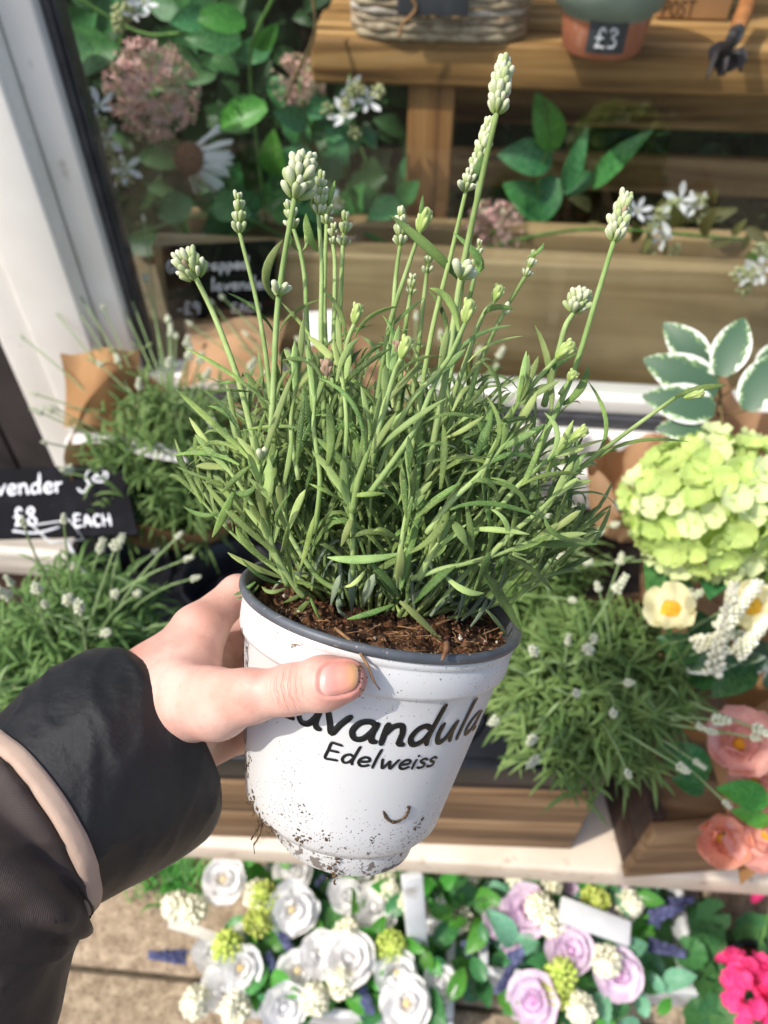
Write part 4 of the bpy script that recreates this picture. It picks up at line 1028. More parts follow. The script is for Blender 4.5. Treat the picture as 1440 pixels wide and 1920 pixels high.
spray('leaf_spray', 'leaf spray with one bright upright leaf right of the bench post', [(1010, 420), (1010, 330), (1030, 270), (1020, 190)], 1.36,
      [(1040, 280, 1005, 175, 0, LEAF_A), (1035, 300, 935, 290, 0, None), (1030, 400, 945, 345, 0, None), (1040, 330, 990, 430, 0, None), (1060, 360, 1100, 240, -.02, LEAF_BN), (1110, 350, 1220, 245, -.02, LEAF_BN), (1050, 350, 1120, 330, 0, None)], LEAF_B, GA, seed=4)
spray('leaf_spray', 'green leaf tip below white flowers at the right edge of the window', [(1480, 440), (1430, 520), (1400, 545)], 1.10, [(1440, 535, 1365, 550, 0, LEAF_A), (1400, 500, 1440, 470, .05, LEAF_A)], LEAF_A, GA, seed=5)
spray('leaf_spray', 'olive leaf spray along the top of the sleeper planter', [(880, 470), (1100, 430), (1400, 450)], 1.20, auto(26, 1100, 1440, 380, 470, 6, (35, 70)), ovate('leaf', pm('olive_leaf', '#4f5a2c', '#7d7c44', scale=18, rough=.6, transl=.2, rnd=.3), wd=.4), GA, seed=6)
spray('leaf_spray', 'dark green spray above the chalkboard sign', [(560, 460), (420, 400), (250, 440)], 1.20, auto(24, 330, 760, 370, 460, 7, (45, 80)), LEAF_D, GA, seed=7)
# uncountable dark greenery at the back
bgf = MB(); rg = random.Random(51)
M_ivy = pm('ivy_leaf', '#27492b', '#3f663a', scale=14, rough=.5, transl=.15)
for k in range(3000):
    p = Vector((rg.uniform(-1.2, .85), rg.uniform(1.60, 1.98), rg.uniform(.52, 1.6)))
    a = rg.uniform(0, 6.28); L = rg.uniform(.05, .11); e = p + Vector((math.cos(a) * L, rg.uniform(-.05, .02), math.sin(a) * L))
    blade(bgf, bez2(p, p.lerp(e, .5) + Vector((0, -.01, .006)), e, 4), L * .55, (Vector((0, -1, .4)) + Vector((rg.uniform(-.5, .5), 0, rg.uniform(-.5, .5)))).normalized(), kind='ov')
tag(bgf.build('ivy_backdrop', M_ivy), 'mass of dark artificial ivy filling the back of the window', 'ivy', kind='stuff')
# stems and dry grass in the planter
for i, (x, y, x2, y2) in enumerate(((590, -20, 545, 190), (480, -20, 470, 60))):
    pass
m = MB(); m.tube(catmull([at_y(585, -20, 1.28), at_y(590, 60, 1.27), at_y(560, 130, 1.27), at_y(535, 190, 1.27)], 5), .0028, 6)
tag(m.build('dry_vine', M_twig), 'thin dry brown vine hanging left of the bench', 'vine')

# pink allium balls
M_all = pm('dusky_pink_floret', '#e4b3aa', '#f3d5ca', scale=60, rough=.7, transl=.2, rnd=.1); M_allg = pm('faded_green_floret', '#b6b486', '#d5d0b0', scale=60, rough=.7, transl=.2)
def allium(label, px, py, Y, r, n, seed):
    rg = random.Random(seed); c = at_y(px, py, Y); t = thing('allium_ball', label, 'artificial flower', c, 'dusky pink ball flowers')
    m = MB(); m.tube(catmull([c, c + Vector((.02, .05, -.15)), c + Vector((.04, .08, -.3))], 4), .003, 6); m.build('stem', M_gstem, t)
    for me_i, mt in enumerate((M_all, M_allg)):
        m = MB()
        for k in range(n):
            if (rg.random() < .3) != (me_i == 1): continue
            d = Vector((rg.gauss(0, 1), rg.gauss(0, 1), rg.gauss(0, 1))).normalized(); p = c + d * r * rg.uniform(.82, 1.0)
            m.tube([c + d * r * .3, p], [.0008, .0006], 3, cap=False)
            B = basis(d)
            for j in range(5):
                a = j * 1.2566 + k; e = p + B @ Vector((math.cos(a) * r * .13, math.sin(a) * r * .13, r * .10))
                sd = B @ Vector((-math.sin(a), math.cos(a), 0)) * r * .035; mid = p.lerp(e, .55)
                m.add([p, mid + sd, e, mid - sd], [(0, 1, 2, 3)])
        tag(m.build('floret_mass', mt, t), kind='stuff')
allium('large dusky pink ball flower near the white window frame', 285, 172, 1.22, .068, 260, 1)
allium('small pink ball flower behind the tall lavender stems', 925, 432, 1.24, .05, 150, 2)
allium('faded pink ball flower beside the left end of the bench', 560, 160, 1.34, .045, 120, 3)
# white coneflower
ec = at_y(362, 300, 1.16); cf = thing('coneflower', 'white coneflower with brown domed centre in the window', 'artificial flower', ec)
nd = (TOCAM(ec) * .75 + Vector((-.75, 0, .12))).normalized()
m = MB(); m.tube(catmull([ec, ec + Vector((.03, .04, -.12)), ec + Vector((.05, .05, -.28))], 4), .003, 6); m.build('stem', M_gstem, cf)
m = MB(); m.ell(ec + nd * .008, .024, .024, .022, basis(nd), 18, 10, jit=.06, rng=random.Random(3)); m.build('cone', pm('cone_brown', '#4a2c18', '#6b4526', scale=220, rough=.85, bump=1, bscale=300), cf)
CONE = [petal_mesh('petal', pmat('coneflower_petal', '#dfe3dc', '#f3f4ee'), 1, .22, cup=-.25, ruffle=.03, seed=i, tipw=.7) for i in range(3)]
rg = random.Random(9)
for k in range(26):
    a = 6.2832 * k / 26 + rg.uniform(-.08, .08); inst(CONE[k % 3], 'petal', P(ec, nd, a, R(rg.uniform(-52, -22)), rg.uniform(.042, .062), .015), cf)
# white star flowers
STAR = [petal_mesh('petal', M_star, 1, .42, cup=.15, ruffle=.03, seed=i, tipw=.55) for i in range(3)]
def stars(label, fl, Y, seed, stempts):
    rg = random.Random(seed); t = thing('star_flower_spray', label, 'artificial flower', at_y(*stempts[0], Y), 'white star flower sprays in the window')
    m = MB(); m.tube(catmull([at_y(x, y, Y + .01) for x, y in stempts], 5), .002, 6); m.build('stem', M_gstem, t)
    for i, (px, py, r) in enumerate(fl):
        p = at_y(px, py, Y); five(t, 'star_flower', p, face_dir(p, rg, .2, .5), r, STAR, M_budc, 5, 15, seed * 10 + i, .13)
    for k in range(3 + len(fl)):
        px, py, r = fl[k % len(fl)]; p = at_y(px + rg.uniform(-30, 35), py + rg.uniform(-20, 40), Y + .005); cluster(t, 'bud_cluster', p, face_dir(p, rg, .8, .6), .022, .009, M_budc, k, 14, .0032, spike=False)
stars('white star flowers climbing beside the left window frame', [(185, 200, .026), (198, 262, .027), (235, 315, .024), (140, 185, .022), (165, 255, .02), (195, 335, .022), (190, 385, .02)], 1.08, 1, [(150, 120), (180, 250), (205, 400)])
stars('white star flowers below the left end of the bench', [(655, 165, .024), (645, 215, .028), (690, 190, .022)], 1.26, 2, [(655, 140), (665, 240), (690, 310)])
stars('white star flowers above the sleeper board at the right', [(1275, 375, .026), (1240, 410, .024), (1245, 445, .022), (1305, 385, .022), (1195, 395, .02)], 1.12, 3, [(1260, 360), (1250, 430), (1245, 500)])
stars('white star flowers at the far right edge of the window', [(1425, 505, .024), (1405, 515, .02), (1440, 480, .022)], 1.02, 4, [(1470, 440), (1420, 480), (1405, 530)])
stars('white star flowers at the top of the window near the pink ball', [(270, 5, .022), (250, 25, .018)], 1.18, 5, [(300, -30), (240, 20), (220, 110)])
stars('white flowers half hidden behind the held lavender', [(615, 380, .022), (590, 360, .018)], 1.14, 6, [(620, 360), (610, 400), (600, 470)])
# pale tissue heap under the bench
for (xa, xb, ya, yb2, lab) in ((870, 985, 168, 200, 'crumpled white tissue paper behind the bench leg'), (1240, 1400, 180, 218, 'crumpled white tissue paper under the bench at the right')):
    rg = random.Random(int(xa)); rows = []
    for j in range(7):
        rows.append([at_y(xa + (xb - xa) * i / 12, ya + (yb2 - ya) * j / 6, 1.62 + .03 * mnoise.noise(Vector((i * .7, j * .8, xa))) - .02 * j / 6) for i in range(13)])
    m = MB(); m.grid(rows); o = tag(m.build('tissue_paper', M_tissue), lab, 'paper')
    sm = o.modifiers.new('thickness', 'SOLIDIFY'); sm.thickness = .003
# ------------------------------------------------------------------ the held pot: its own frame (z up the pot, x towards the viewer, y to the right)
C0 = at_d(716, 1122, .34)
_w = (CAM - C0).normalized(); _u = (UP - _w * UP.dot(_w)).normalized(); _r = _u.cross(_w)
_e, _t = R(17), R(11.5)
PA = _w * math.sin(_e) + (_u * math.cos(_t) + _r * math.sin(_t)) * math.cos(_e)
PX = (_w - PA * _w.dot(PA)).normalized(); PY = PA.cross(PX)
PM = Matrix.Translation(C0) @ Matrix((PX, PY, PA)).transposed().to_4x4()
hp = thing('potted_lavender', 'white flowering lavender in a white printed plastic pot held in the hand', 'potted plant', C0)

def printed_pot_mat():
    m = bpy.data.materials.new('white_pot_plastic'); m.use_nodes = True
    n = m.node_tree.nodes; l = m.node_tree.links; p = n['Principled BSDF']
    tc = n.new('ShaderNodeTexCoord')
    dt = n.new('ShaderNodeVectorMath'); dt.operation = 'DOT_PRODUCT'; dt.inputs[1].default_value = PA; l.new(tc.outputs['Object'], dt.inputs[0])
    def nz(scale, detail=3, lo=.6, hi=.7):
        t = n.new('ShaderNodeTexNoise'); t.inputs['Scale'].default_value = scale; t.inputs['Detail'].default_value = detail
        l.new(tc.outputs['Object'], t.inputs['Vector']); return t.outputs[0]
    def mr(src, a, b_, c=0., d=1.):
        q = n.new('ShaderNodeMapRange'); q.inputs[1].default_value = a; q.inputs[2].default_value = b_; q.inputs[3].default_value = c; q.inputs[4].default_value = d; l.new(src, q.inputs[0]); return q.outputs[0]
    def mth(op, a, b_):
        q = n.new('ShaderNodeMath'); q.operation = op; q.use_clamp = op != 'SUBTRACT'
        for i, s in enumerate((a, b_)):
            if hasattr(s, 'node'): l.new(s, q.inputs[i])
            else: q.inputs[i].default_value = s
        return q.outputs[0]
    low = mr(dt.outputs['Value'], -.062, -.108)                    # 0 high on the pot, 1 at its foot
    patch = mr(nz(28, 3), .35, .65, -.05, .03)
    sp1 = mr(mth('ADD', mth('ADD', nz(1000, 2), patch), mr(low, 0, 1, -.035, .03)), .655, .678)                   # fine specks
    cl = mr(mth('ADD', nz(190, 6), mr(low, 0, 1, -.40, .045)), .632, .655)                   # caked dirt near the foot
    sp2 = mr(mth('ADD', nz(330, 4), mr(low, 0, 1, -.12, .035)), .662, .685)
    dirt = mth('MAXIMUM', mth('MAXIMUM', sp1, sp2), cl)
    haze = mr(mth('MULTIPLY', nz(40, 5), low), .42, .8, 0, .22)
    mx = n.new('ShaderNodeMix'); mx.data_type = 'RGBA'; mx.inputs[6].default_value = hexc('#d4d4d3'); mx.inputs[7].default_value = hexc('#8b7a66'); l.new(haze, mx.inputs[0])
    m2 = n.new('ShaderNodeMix'); m2.data_type = 'RGBA'; m2.inputs[7].default_value = hexc('#5c4a39'); l.new(mx.outputs[2], m2.inputs[6]); l.new(mth('MULTIPLY', dirt, .80), m2.inputs[0])
    l.new(m2.outputs[2], p.inputs['Base Color'])
    l.new(mr(dirt, 0, 1, .38, .9), p.inputs['Roughness'])
    bp = n.new('ShaderNodeBump'); bp.inputs['Strength'].default_value = .5; bp.inputs['Distance'].default_value = .0006; l.new(dirt, bp.inputs['Height']); l.new(bp.outputs[0], p.inputs['Normal'])
    p.inputs['Subsurface Weight'].default_value = .08; p.inputs['Subsurface Scale'].default_value = .003
    return m
M_pot = printed_pot_mat()
M_rim = pm('grey_pot_rim', '#4d5258', '#5d6268', scale=80, rough=.45, spec=.5, c3='#a79d90', s3=500, r3=(.66, .74))
def potR(z): return .0575 + (z + .02) / .08 * .013 if z < -.02 else .0598
m = MB(); m.lathe([(.0590, -.0028), (.0606, -.0036), (.0609, -.0064), (.0598, -.0072), (.0597, -.0080), (.0602, -.0092), (.0599, -.0178), (.0592, -.0194), (.0574, -.0204), (.0570, -.0212)] +
                  [(potR(-.022 - .0735 * i / 8), -.022 - .0735 * i / 8) for i in range(1, 9)] +
                  [(.0438, -.0975), (.0425, -.0995), (.0395, -.1008), (.0350, -.1012), (.0300, -.1010)], 96, PM)
m.lathe([(.0340, -.1008), (.0345, -.1020), (.0340, -.1060), (.0328, -.1140), (.0318, -.1150), (.029, -.1152), (.028, -.1135), (.0005, -.113)], 96, PM @ Matrix.Translation((0, .0035, 0)))
m.build('pot', M_pot, hp)
m = MB(); m.lathe([(.0592, -.0034), (.0618, -.0035), (.0626, -.0022), (.0626, -.0008), (.0619, .0002), (.0606, .0004), (.0590, -.0004), (.0578, -.006), (.0560, -.022), (.0540, -.024)], 96, PM); m.build('rim', M_rim, hp)
def on_held(th, z, e=.0004):
    r = potR(z) + e; return PM @ Vector((math.cos(th) * r, math.sin(th) * r, z))
def held_n(th): return (PM.to_3x3() @ Vector((math.cos(th), math.sin(th), -.16))).normalized()
M_ink = pm('black_print', '#141414', '#1c1c1c', scale=60, rough=.35, spec=.5)
def held_word(text, th0, th1, z0, hgt, pen, slant):
    W_ = word_width(text, .10); k = (th1 - th0) / W_; m = MB()
    write(m, text, lambda x, y: (on_held(th0 + k * x, z0 + y * hgt, .00035), held_n(th0 + k * x)), pen, track=.10, slant=slant, n=6)
    m.build('lettering', M_ink, hp)
held_word('Lavandula', -.64, 1.13, -.0404, .0089, .00130, .06)
held_word('Edelweiss', -.185, .70, -.0518, .0043, .00062, .10)
m = MB()                           # line drawing at the left edge of the print
for (th, z, s) in ((-1.13, -.022, 1), (-1.12, -.036, 1), (-1.18, -.052, 1.1), (-1.2, -.066, 1.2), (-1.17, -.080, 1.0), (-1.12, -.029, .8)):
    pts = [on_held(th + .05 * s * math.cos(a) * (1 + .25 * math.cos(3 * a)), z + .005 * s * math.sin(a), .0003) for a in [6.2832 * k / 14 for k in range(15)]]
    m.tube(pts, .00011, 4)
    m.tube([on_held(th, z - .004 * s, .0003), on_held(th + .02, z, .0003), on_held(th + .01, z + .006 * s, .0003)], .00010, 4)
m.build('line_drawing', M_ink, hp)
# caked clods
rg = random.Random(6); M_dirt = pm('caked_dirt', '#4a3a2a', '#7a634a', scale=300, rough=.95, bump=1, bscale=500)
for (th, z, s, nb) in ((-.98, -.094, 1.1, 9), (-.80, -.099, 1.0, 7), (-1.12, -.082, .8, 6), (-.28, -.093, .9, 6), (.12, -.102, .8, 5), (.05, -.112, .9, 7), (.78, -.083, .7, 5), (-.62, -.097, .8, 5), (-1.05, -.074, .7, 5), (-.05, -.088, .6, 4), (.35, -.086, .5, 3), (-.30, -.078, .6, 4)):
    m = MB()
    for k in range(nb * 3):
        t_, z_ = th + rg.gauss(0, .055) * s, z + rg.gauss(0, .0028) * s
        rad = potR(z_) if z_ > -.1 else .036
        p = PM @ Vector((math.cos(t_) * rad, math.sin(t_) * rad, z_)); q = rg.uniform(.00022, .00075) * s
        m.ell(p, q * rg.uniform(.7, 1.9), q * rg.uniform(.7, 1.9), q * .45, basis(held_n(t_)) @ Matrix.Rotation(rg.uniform(0, 3), 3, 'Z'), 7, 5, jit=.45, rng=rg)
    m.build('dirt_clod', M_dirt, hp)
m = MB(); m.tube(catmull([on_held(.36, -.0725, .0003), on_held(.42, -.0765, .0004), on_held(.50, -.0785, .0004), on_held(.585, -.0765, .0004), on_held(.60, -.0725, .0003), on_held(.575, -.071, .0002)], 5), [.0003] + [.0005, .0006, .0008, .0007, .0006, .0007] * 4 + [.0003], 7, flat=.6); m.build('dirt_streak', M_dirt, hp)

for pts in ([(-.80, -.0995, 0), (-.79, -.106, .001), (-.82, -.110, .0015), (-.80, -.114, .001)], [(-.83, -.099, 0), (-.85, -.105, .001), (-.90, -.110, .001)]):
    m = MB(); m.tube(catmull([PM @ Vector((math.cos(t_) * (.0435 + e), math.sin(t_) * (.0435 + e), z_)) for t_, z_, e in pts], 5), [.0007] * 5 + [.0004] * 6 + [.0002] * (5 if len(pts) == 4 else 0), 5); m.build('root_strand', M_dirt, hp)
# soil
rows = []; rg = random.Random(2)
for i in range(34):
    r = .0005 + .0570 * i / 33; row = []
    for k in range(110):
        a = 6.2832 * k / 110; v = Vector((math.cos(a) * r, math.sin(a) * r, 0))
        h = -.0075 + .006 * mnoise.noise(v * 60) + .0044 * mnoise.noise(v * 190) + .0032 * mnoise.noise(v * 420) - (.006 * math.exp(-((v - Vector((.028, .036, 0))).length / .014) ** 2))
        row.append(PM @ (v + Vector((0, 0, h))))
    rows.append(row)
m = MB(); m.grid(rows, close_u=True)
M_soilh = pm('held_pot_soil', '#2e1c12', '#7a5233', scale=150, detail=9, rough=.95, bump=1.0, bscale=420, c3='#a98460', s3=560, r3=(.58, .68), bdist=.004, ramp=(.38, .66))
m.build('soil', M_soilh, hp)
M_perl = pm('perlite', '#b8aa9a', '#dcd2c4', scale=300, rough=.9, bump=.6, bscale=600); M_bark = pm('bark_chip', '#553722', '#8a6243', scale=120, rough=.85, rnd=.4); M_straw = pm('straw', '#6f5136', '#94714c', scale=200, rough=.8, rnd=.2)
for k in range(9):
    a = rg.uniform(-1.5, 1.5); r = rg.uniform(.036, .054); q = rg.uniform(.0006, .0014); m = MB(); m.ell(PM @ Vector((math.cos(a) * r, math.sin(a) * r, -.0060 + q * .6)), q, q * 1.2, q * .9, None, 8, 6, jit=.18, rng=rg); m.build('perlite', M_perl, hp)
for k in range(130):
    a = rg.uniform(-1.7, 1.7); r = rg.uniform(.03, .056); c = PM @ Vector((math.cos(a) * r, math.sin(a) * r, -.0058 + rg.uniform(0, .002))); q = rg.uniform(.0006, .0019); m = MB()
    m.ell(c, q, q * .5, q * .35, basis((PA + Vector((rg.uniform(-.7, .7), rg.uniform(-.7, .7), 0))).normalized()) @ Matrix.Rotation(rg.uniform(0, 3), 3, 'Z'), 6, 4, jit=.3, rng=rg); m.build('bark_chip', M_bark, hp)
def strand(px, w, mat, name):
    m = MB(); m.tube(catmull([at_d(x, y, d) for x, y, d in px], 5), w, 5); m.build(name, mat, hp)
strand([(628, 1178, .292), (660, 1205, .284), (685, 1240, .278), (700, 1275, .276), (712, 1293, .278)], [.0007] * 6 + [.0006] * 6 + [.0005] * 5 + [.0003] * 4, M_straw, 'root_strand')
strand([(838, 1205, .288), (836, 1222, .283), (828, 1238, .280)], [.0012] * 5 + [.0009] * 4 + [.0004] * 2, M_straw, 'straw')
for k in range(46):
    x, y = rg.uniform(540, 930), rg.uniform(1165, 1215); d = .292
    strand([(x, y, d), (x + rg.uniform(-15, 15), y + rg.uniform(-8, 8), d - .003), (x + rg.uniform(-35, 35), y + rg.uniform(-12, 12), d)], .00018, M_straw, 'root_fibre')

# ------------------------------------------------------------------ lavender: traced stems, heads and leaves, then the bush behind them
_ax = []
for i in range(60):
    q = C0 + PA * (.28 * i / 59) - CAM; z = q.dot(FW); _ax.append((960 - FPX * q.dot(UP) / z, z))
_ax.sort()
def d_axis(py): return float(np.interp(py, [a for a, _ in _ax], [b_ for _, b_ in _ax]))
def crown_off(px, py):
    u, v = (px - 740) / 430, (py - 900) / 330
    return -.062 * math.sqrt(max(0.0, 1 - min(1, u * u + v * v)))
rg = random.Random(101)
LEAVES = []                         # (path, width, face, material)
def lav_leaf(b_, m_, t_, wpx, db, dt, mat=None, twist=0.0):
    """traced leaf: pixels of base, middle, tip, depth offsets of base and tip from the crown's front"""
    d0 = d_axis(b_[1]) + crown_off(*b_) + db; d1 = d_axis(t_[1]) + crown_off(*t_) * .8 + dt
    A, C_ = at_d(*b_, d0), at_d(*t_, d1); Bm = at_d(*m_, (d0 + d1) / 2 - .004)
    f = (TOCAM(Bm) * .8 + UPV * .5 + Vector((rg.uniform(-.35, .35), rg.uniform(-.35, .35), rg.uniform(-.35, .35)))).normalized()
    LEAVES.append((bez2(A, Bm, C_, 8), wpx * (d0 + d1) / 2 / FPX, f, mat or (M_lav if rg.random() < .85 else M_lav_new), twist))
S_ = 440 / 1440
TR = {
 (320, 520): [(600,770,330,560,80,430,45),(480,1110,260,890,15,670,60),(410,1060,270,1010,155,1060,40),(420,1150,220,1075,0,1095,45),(430,960,330,830,225,790,30),(420,930,320,790,190,685,35),(500,1150,410,1220,310,1330,50),(570,1120,640,880,765,550,55),(560,1440,590,1300,600,1100,95),(640,350,530,200,350,95,32),(670,330,760,210,940,130,28),(860,370,780,260,680,155,30),(1070,410,1040,210,910,55,40),(1130,370,1230,240,1410,178,35),(1040,680,1160,560,1360,430,45),(1020,640,1070,470,1160,370,50),(930,640,840,510,680,510,45),(1190,1080,1120,780,905,615,40),(1150,1250,1010,1090,890,980,60),(890,1000,720,915,420,945,30),(960,1160,985,950,960,770,75),(900,960,850,830,815,650,60),(770,1150,790,950,820,740,50),(1060,1370,960,1310,850,1265,40),(330,1270,180,1220,35,1160,30),(530,1000,545,920,585,815,35),(1110,1340,1200,1330,1320,1325,45),(680,1300,720,1150,745,930,45),(930,440,1060,350,1240,290,30),(1360,580,1375,380,1300,230,35),(420,640,350,640,290,650,28),(480,700,380,690,285,690,28),(400,860,375,760,360,670,30),(1130,560,1210,470,1285,425,30)],
 (700, 520): [(120,650,250,510,430,490,30),(480,500,640,350,870,290,38),(580,520,720,410,915,360,28),(1090,810,1070,540,990,295,65),(960,670,1100,550,1270,455,45),(1160,780,1270,680,1320,540,70),(1370,1090,1430,880,1320,640,38),(1070,1120,1130,960,1050,830,45),(700,1100,775,930,690,720,40),(300,900,500,835,745,905,35),(770,820,760,620,640,500,40),(640,1190,850,1080,1000,1130,50),(0,1075,200,900,450,740,55),(720,1230,870,1290,950,1440,35),(600,1260,700,1250,765,1340,50),(410,1300,430,1080,425,900,65),(210,1180,225,1080,215,975,60),(260,1440,400,1350,530,1265,55),(240,1160,450,1110,760,1105,30),(1110,1110,1250,1040,1440,990,40),(900,1280,1080,1210,1300,1210,40),(620,1100,680,950,720,760,85),(450,980,560,930,680,850,45),(120,290,200,210,310,125,35),(450,480,440,250,340,75,40),(880,1000,960,950,1050,900,60),(900,1270,960,1180,1060,900,50),(1380,1110,1620,1000,1940,1010,34),(780,880,850,870,990,850,45),(560,820,600,700,640,570,40),(560,800,640,720,710,640,38),(870,780,905,660,910,545,34),(900,760,940,680,965,590,30)],
 (320, 840): [(640,640,400,430,190,190,55),(385,270,330,400,255,550,70),(290,400,190,410,80,360,40),(530,215,460,280,385,255,55),(700,800,500,720,350,640,55),(640,720,480,600,400,480,60),(680,830,560,790,435,680,35),(1400,560,1240,510,1090,560,50),(1390,650,1180,680,960,670,75),(1120,400,1085,500,1045,605,60),(860,930,780,1010,700,1120,55),(850,900,890,990,940,1085,30),(980,960,1000,870,1040,780,65),(1090,1040,1040,990,1030,910,60),(1170,970,1200,880,1250,770,85),(1110,1020,1120,900,1100,730,70),(1060,850,1140,820,1200,740,40),(790,740,830,600,885,410,55),(680,640,710,560,720,480,50),(690,490,650,420,740,270,35),(1370,960,1230,1010,1080,1050,50),(1400,920,1330,810,1220,710,60),(520,820,450,870,385,900,40),(1400,860,1410,750,1420,600,75),(840,880,760,920,690,950,34),(540,840,480,900,400,920,30),(700,860,620,880,560,850,40)],
 (700, 840): [(690,780,780,900,915,1135,85),(160,940,270,1030,420,1180,60),(830,670,970,740,1115,890,50),(440,780,560,870,680,890,60),(220,640,390,510,460,350,75),(470,440,530,500,575,600,90),(510,710,380,800,240,960,85),(710,640,690,720,640,835,65),(820,650,790,690,745,740,40),(690,990,760,1060,830,1165,45),(470,380,720,340,1040,430,45),(640,200,880,260,960,430,40),(720,370,820,470,800,600,45),(1050,420,1110,520,1240,560,45),(580,500,750,500,960,530,50),(590,680,600,560,560,300,60),(150,940,60,800,0,700,50),(160,870,150,740,200,610,75),(930,600,1100,590,1370,590,60),(160,560,70,500,0,510,40),(180,570,210,430,250,260,35),(220,520,240,445,275,500,30),(250,440,370,330,530,225,55),(200,430,190,250,170,90,45),(140,940,90,910,60,865,30),(140,960,160,1010,170,1050,30),(940,660,860,650,970,700,26),(850,630,970,590,1095,525,45)],
}
for (ox, oy), rowsT in TR.items():
    for (a, b_, c, d, e, f, w) in rowsT:
        base, mid, tip = (ox + a * S_, oy + b_ * S_), (ox + c * S_, oy + d * S_), (ox + e * S_, oy + f * S_)
        silver = (oy == 840 and base[1] > 1095 and 560 < base[0] < 740 and w > 55)
        lav_leaf(base, mid, tip, w * S_ * .74, rg.uniform(.008, .022), rg.uniform(-.006, .006), M_lav_silver if silver else None, rg.uniform(-.5, .5))
# leaves on the flower stalks
for (b_, m_, t_, w) in (((863, 525), (810, 470), (732, 403), 19), ((868, 522), (900, 490), (850, 436), 17), ((1265, 745), (1310, 728), (1362, 722), 13), ((880, 352), (893, 325), (905, 290), 17), ((596, 402), (590, 380), (606, 352), 14), ((610, 395), (618, 370), (628, 338), 11), ((597, 470), (580, 440), (574, 400), 17), ((515, 560), (500, 510), (530, 450), 17), ((786, 432), (790, 400), (793, 365), 9), ((905, 590), (930, 575), (965, 580), 11), ((860, 620), (840, 560), (805, 540), 14), ((990, 480), (1010, 470), (1020, 455), 8), ((560, 470), (548, 455), (545, 440), 9), ((566, 470), (575, 450), (570, 430), 9)):
    lav_leaf(b_, m_, t_, w, .0, -.004)

STEMS = [  # stem pixels (from the bush up), head: base, tip, width, kind; depth offset
 ([(490, 905), (455, 740), (405, 600), (368, 522)], ((368, 522), (342, 470), 50, 'ball'), -.012),
 ([(515, 840), (500, 680), (480, 560), (449, 436)], ((449, 436), (446, 362), 36, 'spike'), .004),
 ([(505, 900), (512, 740), (522, 560), (552, 372)], ((552, 372), (572, 296), 66, 'fat'), -.018),
 ([(610, 820), (602, 640), (603, 500), (597, 402)], ((598, 402), (604, 322), 36, 'spike'), -.006),
 ([(590, 800), (577, 640), (572, 530), (563, 472), (550, 428)], ((550, 428), (541, 384), 34, 'spike'), .012),
 ([(620, 800), (626, 620), (628, 500), (624, 458)], ((624, 458), (625, 424), 26, 'spike'), .02),
 ([(640, 800), (636, 640), (641, 500), (643, 460)], ((643, 460), (648, 402), 34, 'spike'), .01),
 ([(612, 700), (608, 560), (612, 420)], ((612, 420), (612, 352), 30, 'spike'), .02),
 ([(800, 900), (838, 690), (864, 520), (900, 350), (931, 212)], ((931, 212), (947, 108), 58, 'fat2'), -.022),
 ([(770, 860), (808, 630), (845, 480), (875, 352)], ((872, 358), (880, 325), 34, 'spike'), -.004),
 ([(830, 800), (862, 560), (886, 420), (905, 290)], ((890, 335), (922, 216), 42, 'long'), .010),
 ([(715, 800), (735, 610), (742, 520), (750, 460)], ((750, 460), (753, 393), 36, 'spike'), .006),
 ([(700, 800), (728, 620), (765, 500), (787, 436)], ((787, 436), (802, 388), 30, 'bract'), -.004),
 ([(745, 780), (757, 640), (769, 552)], ((769, 552), (773, 520), 26, 'spike'), .01),
 ([(770, 780), (790, 600), (800, 512)], ((800, 512), (804, 468), 28, 'spike'), .016),
 ([(690, 930), (760, 770), (820, 700), (845, 665), (872, 606)], ((872, 606), (884, 560), 27, 'bract'), -.028),
 ([(690, 900), (715, 790), (738, 705), (752, 672)], ((752, 672), (768, 630), 27, 'bract'), -.034),
 ([(640, 760), (646, 680), (652, 640), (664, 608)], ((664, 608), (674, 568), 23, 'bract'), -.02),
 ([(830, 800), (872, 680), (905, 592), (926, 566)], ((926, 566), (940, 534), 24, 'bract'), .0),
 ([(860, 800), (900, 680), (942, 590), (985, 518)], ((985, 518), (1001, 474), 27, 'spike'), .008),
 ([(985, 900), (1030, 800), (1078, 690), (1118, 560), (1151, 452)], ((1151, 452), (1174, 362), 54, 'fat2'), -.008),
 ([(1020, 760), (1047, 660), (1060, 612), (1076, 586)], ((1076, 586), (1091, 548), 30, 'ball'), .006),
 ([(930, 810), (1000, 720), (1044, 672)], ((1042, 672), (1078, 642), 28, 'bract'), -.012),
 ([(1000, 990), (1060, 905), (1112, 858), (1190, 800), (1266, 745)], ((1282, 746), (1322, 736), 16, 'bract'), -.010),
 ([(1020, 900), (1045, 850), (1070, 825)], ((1070, 825), (1102, 802), 22, 'bract'), -.018),
 ([(590, 760), (612, 705)], ((614, 704), (612, 672), 26, 'dry'), -.018),
 ([(735, 740), (750, 668)], ((748, 664), (742, 636), 18, 'dry'), -.020),
 ([(1050, 740), (1066, 715)], ((1066, 715), (1080, 695), 22, 'bract'), -.004),
 ([(840, 720), (880, 560), (893, 500)], ((893, 500), (900, 450), 26, 'spike'), .02),
]
BUD = MB(); bud_shape(BUD, (0, 0, 0), Vector((0, 0, 1)), 1.0, .205, -.15, .85, seg=9); BUD = BUD.mesh('bud', M_bud)
BUDG = MB(); bud_shape(BUDG, (0, 0, 0), Vector((0, 0, 1)), 1.0, .215, -.05, .40, seg=9); BUDG = BUDG.mesh('bud', M_bud)
BUDB = MB(); bud_shape(BUDB, (0, 0, 0), Vector((0, 0, 1)), .85, .17, .5, .9, seg=9); BUDB = BUDB.mesh('bud', pm('browned_bud', '#8f7a62', '#b9a88e', scale=400, rough=.9))
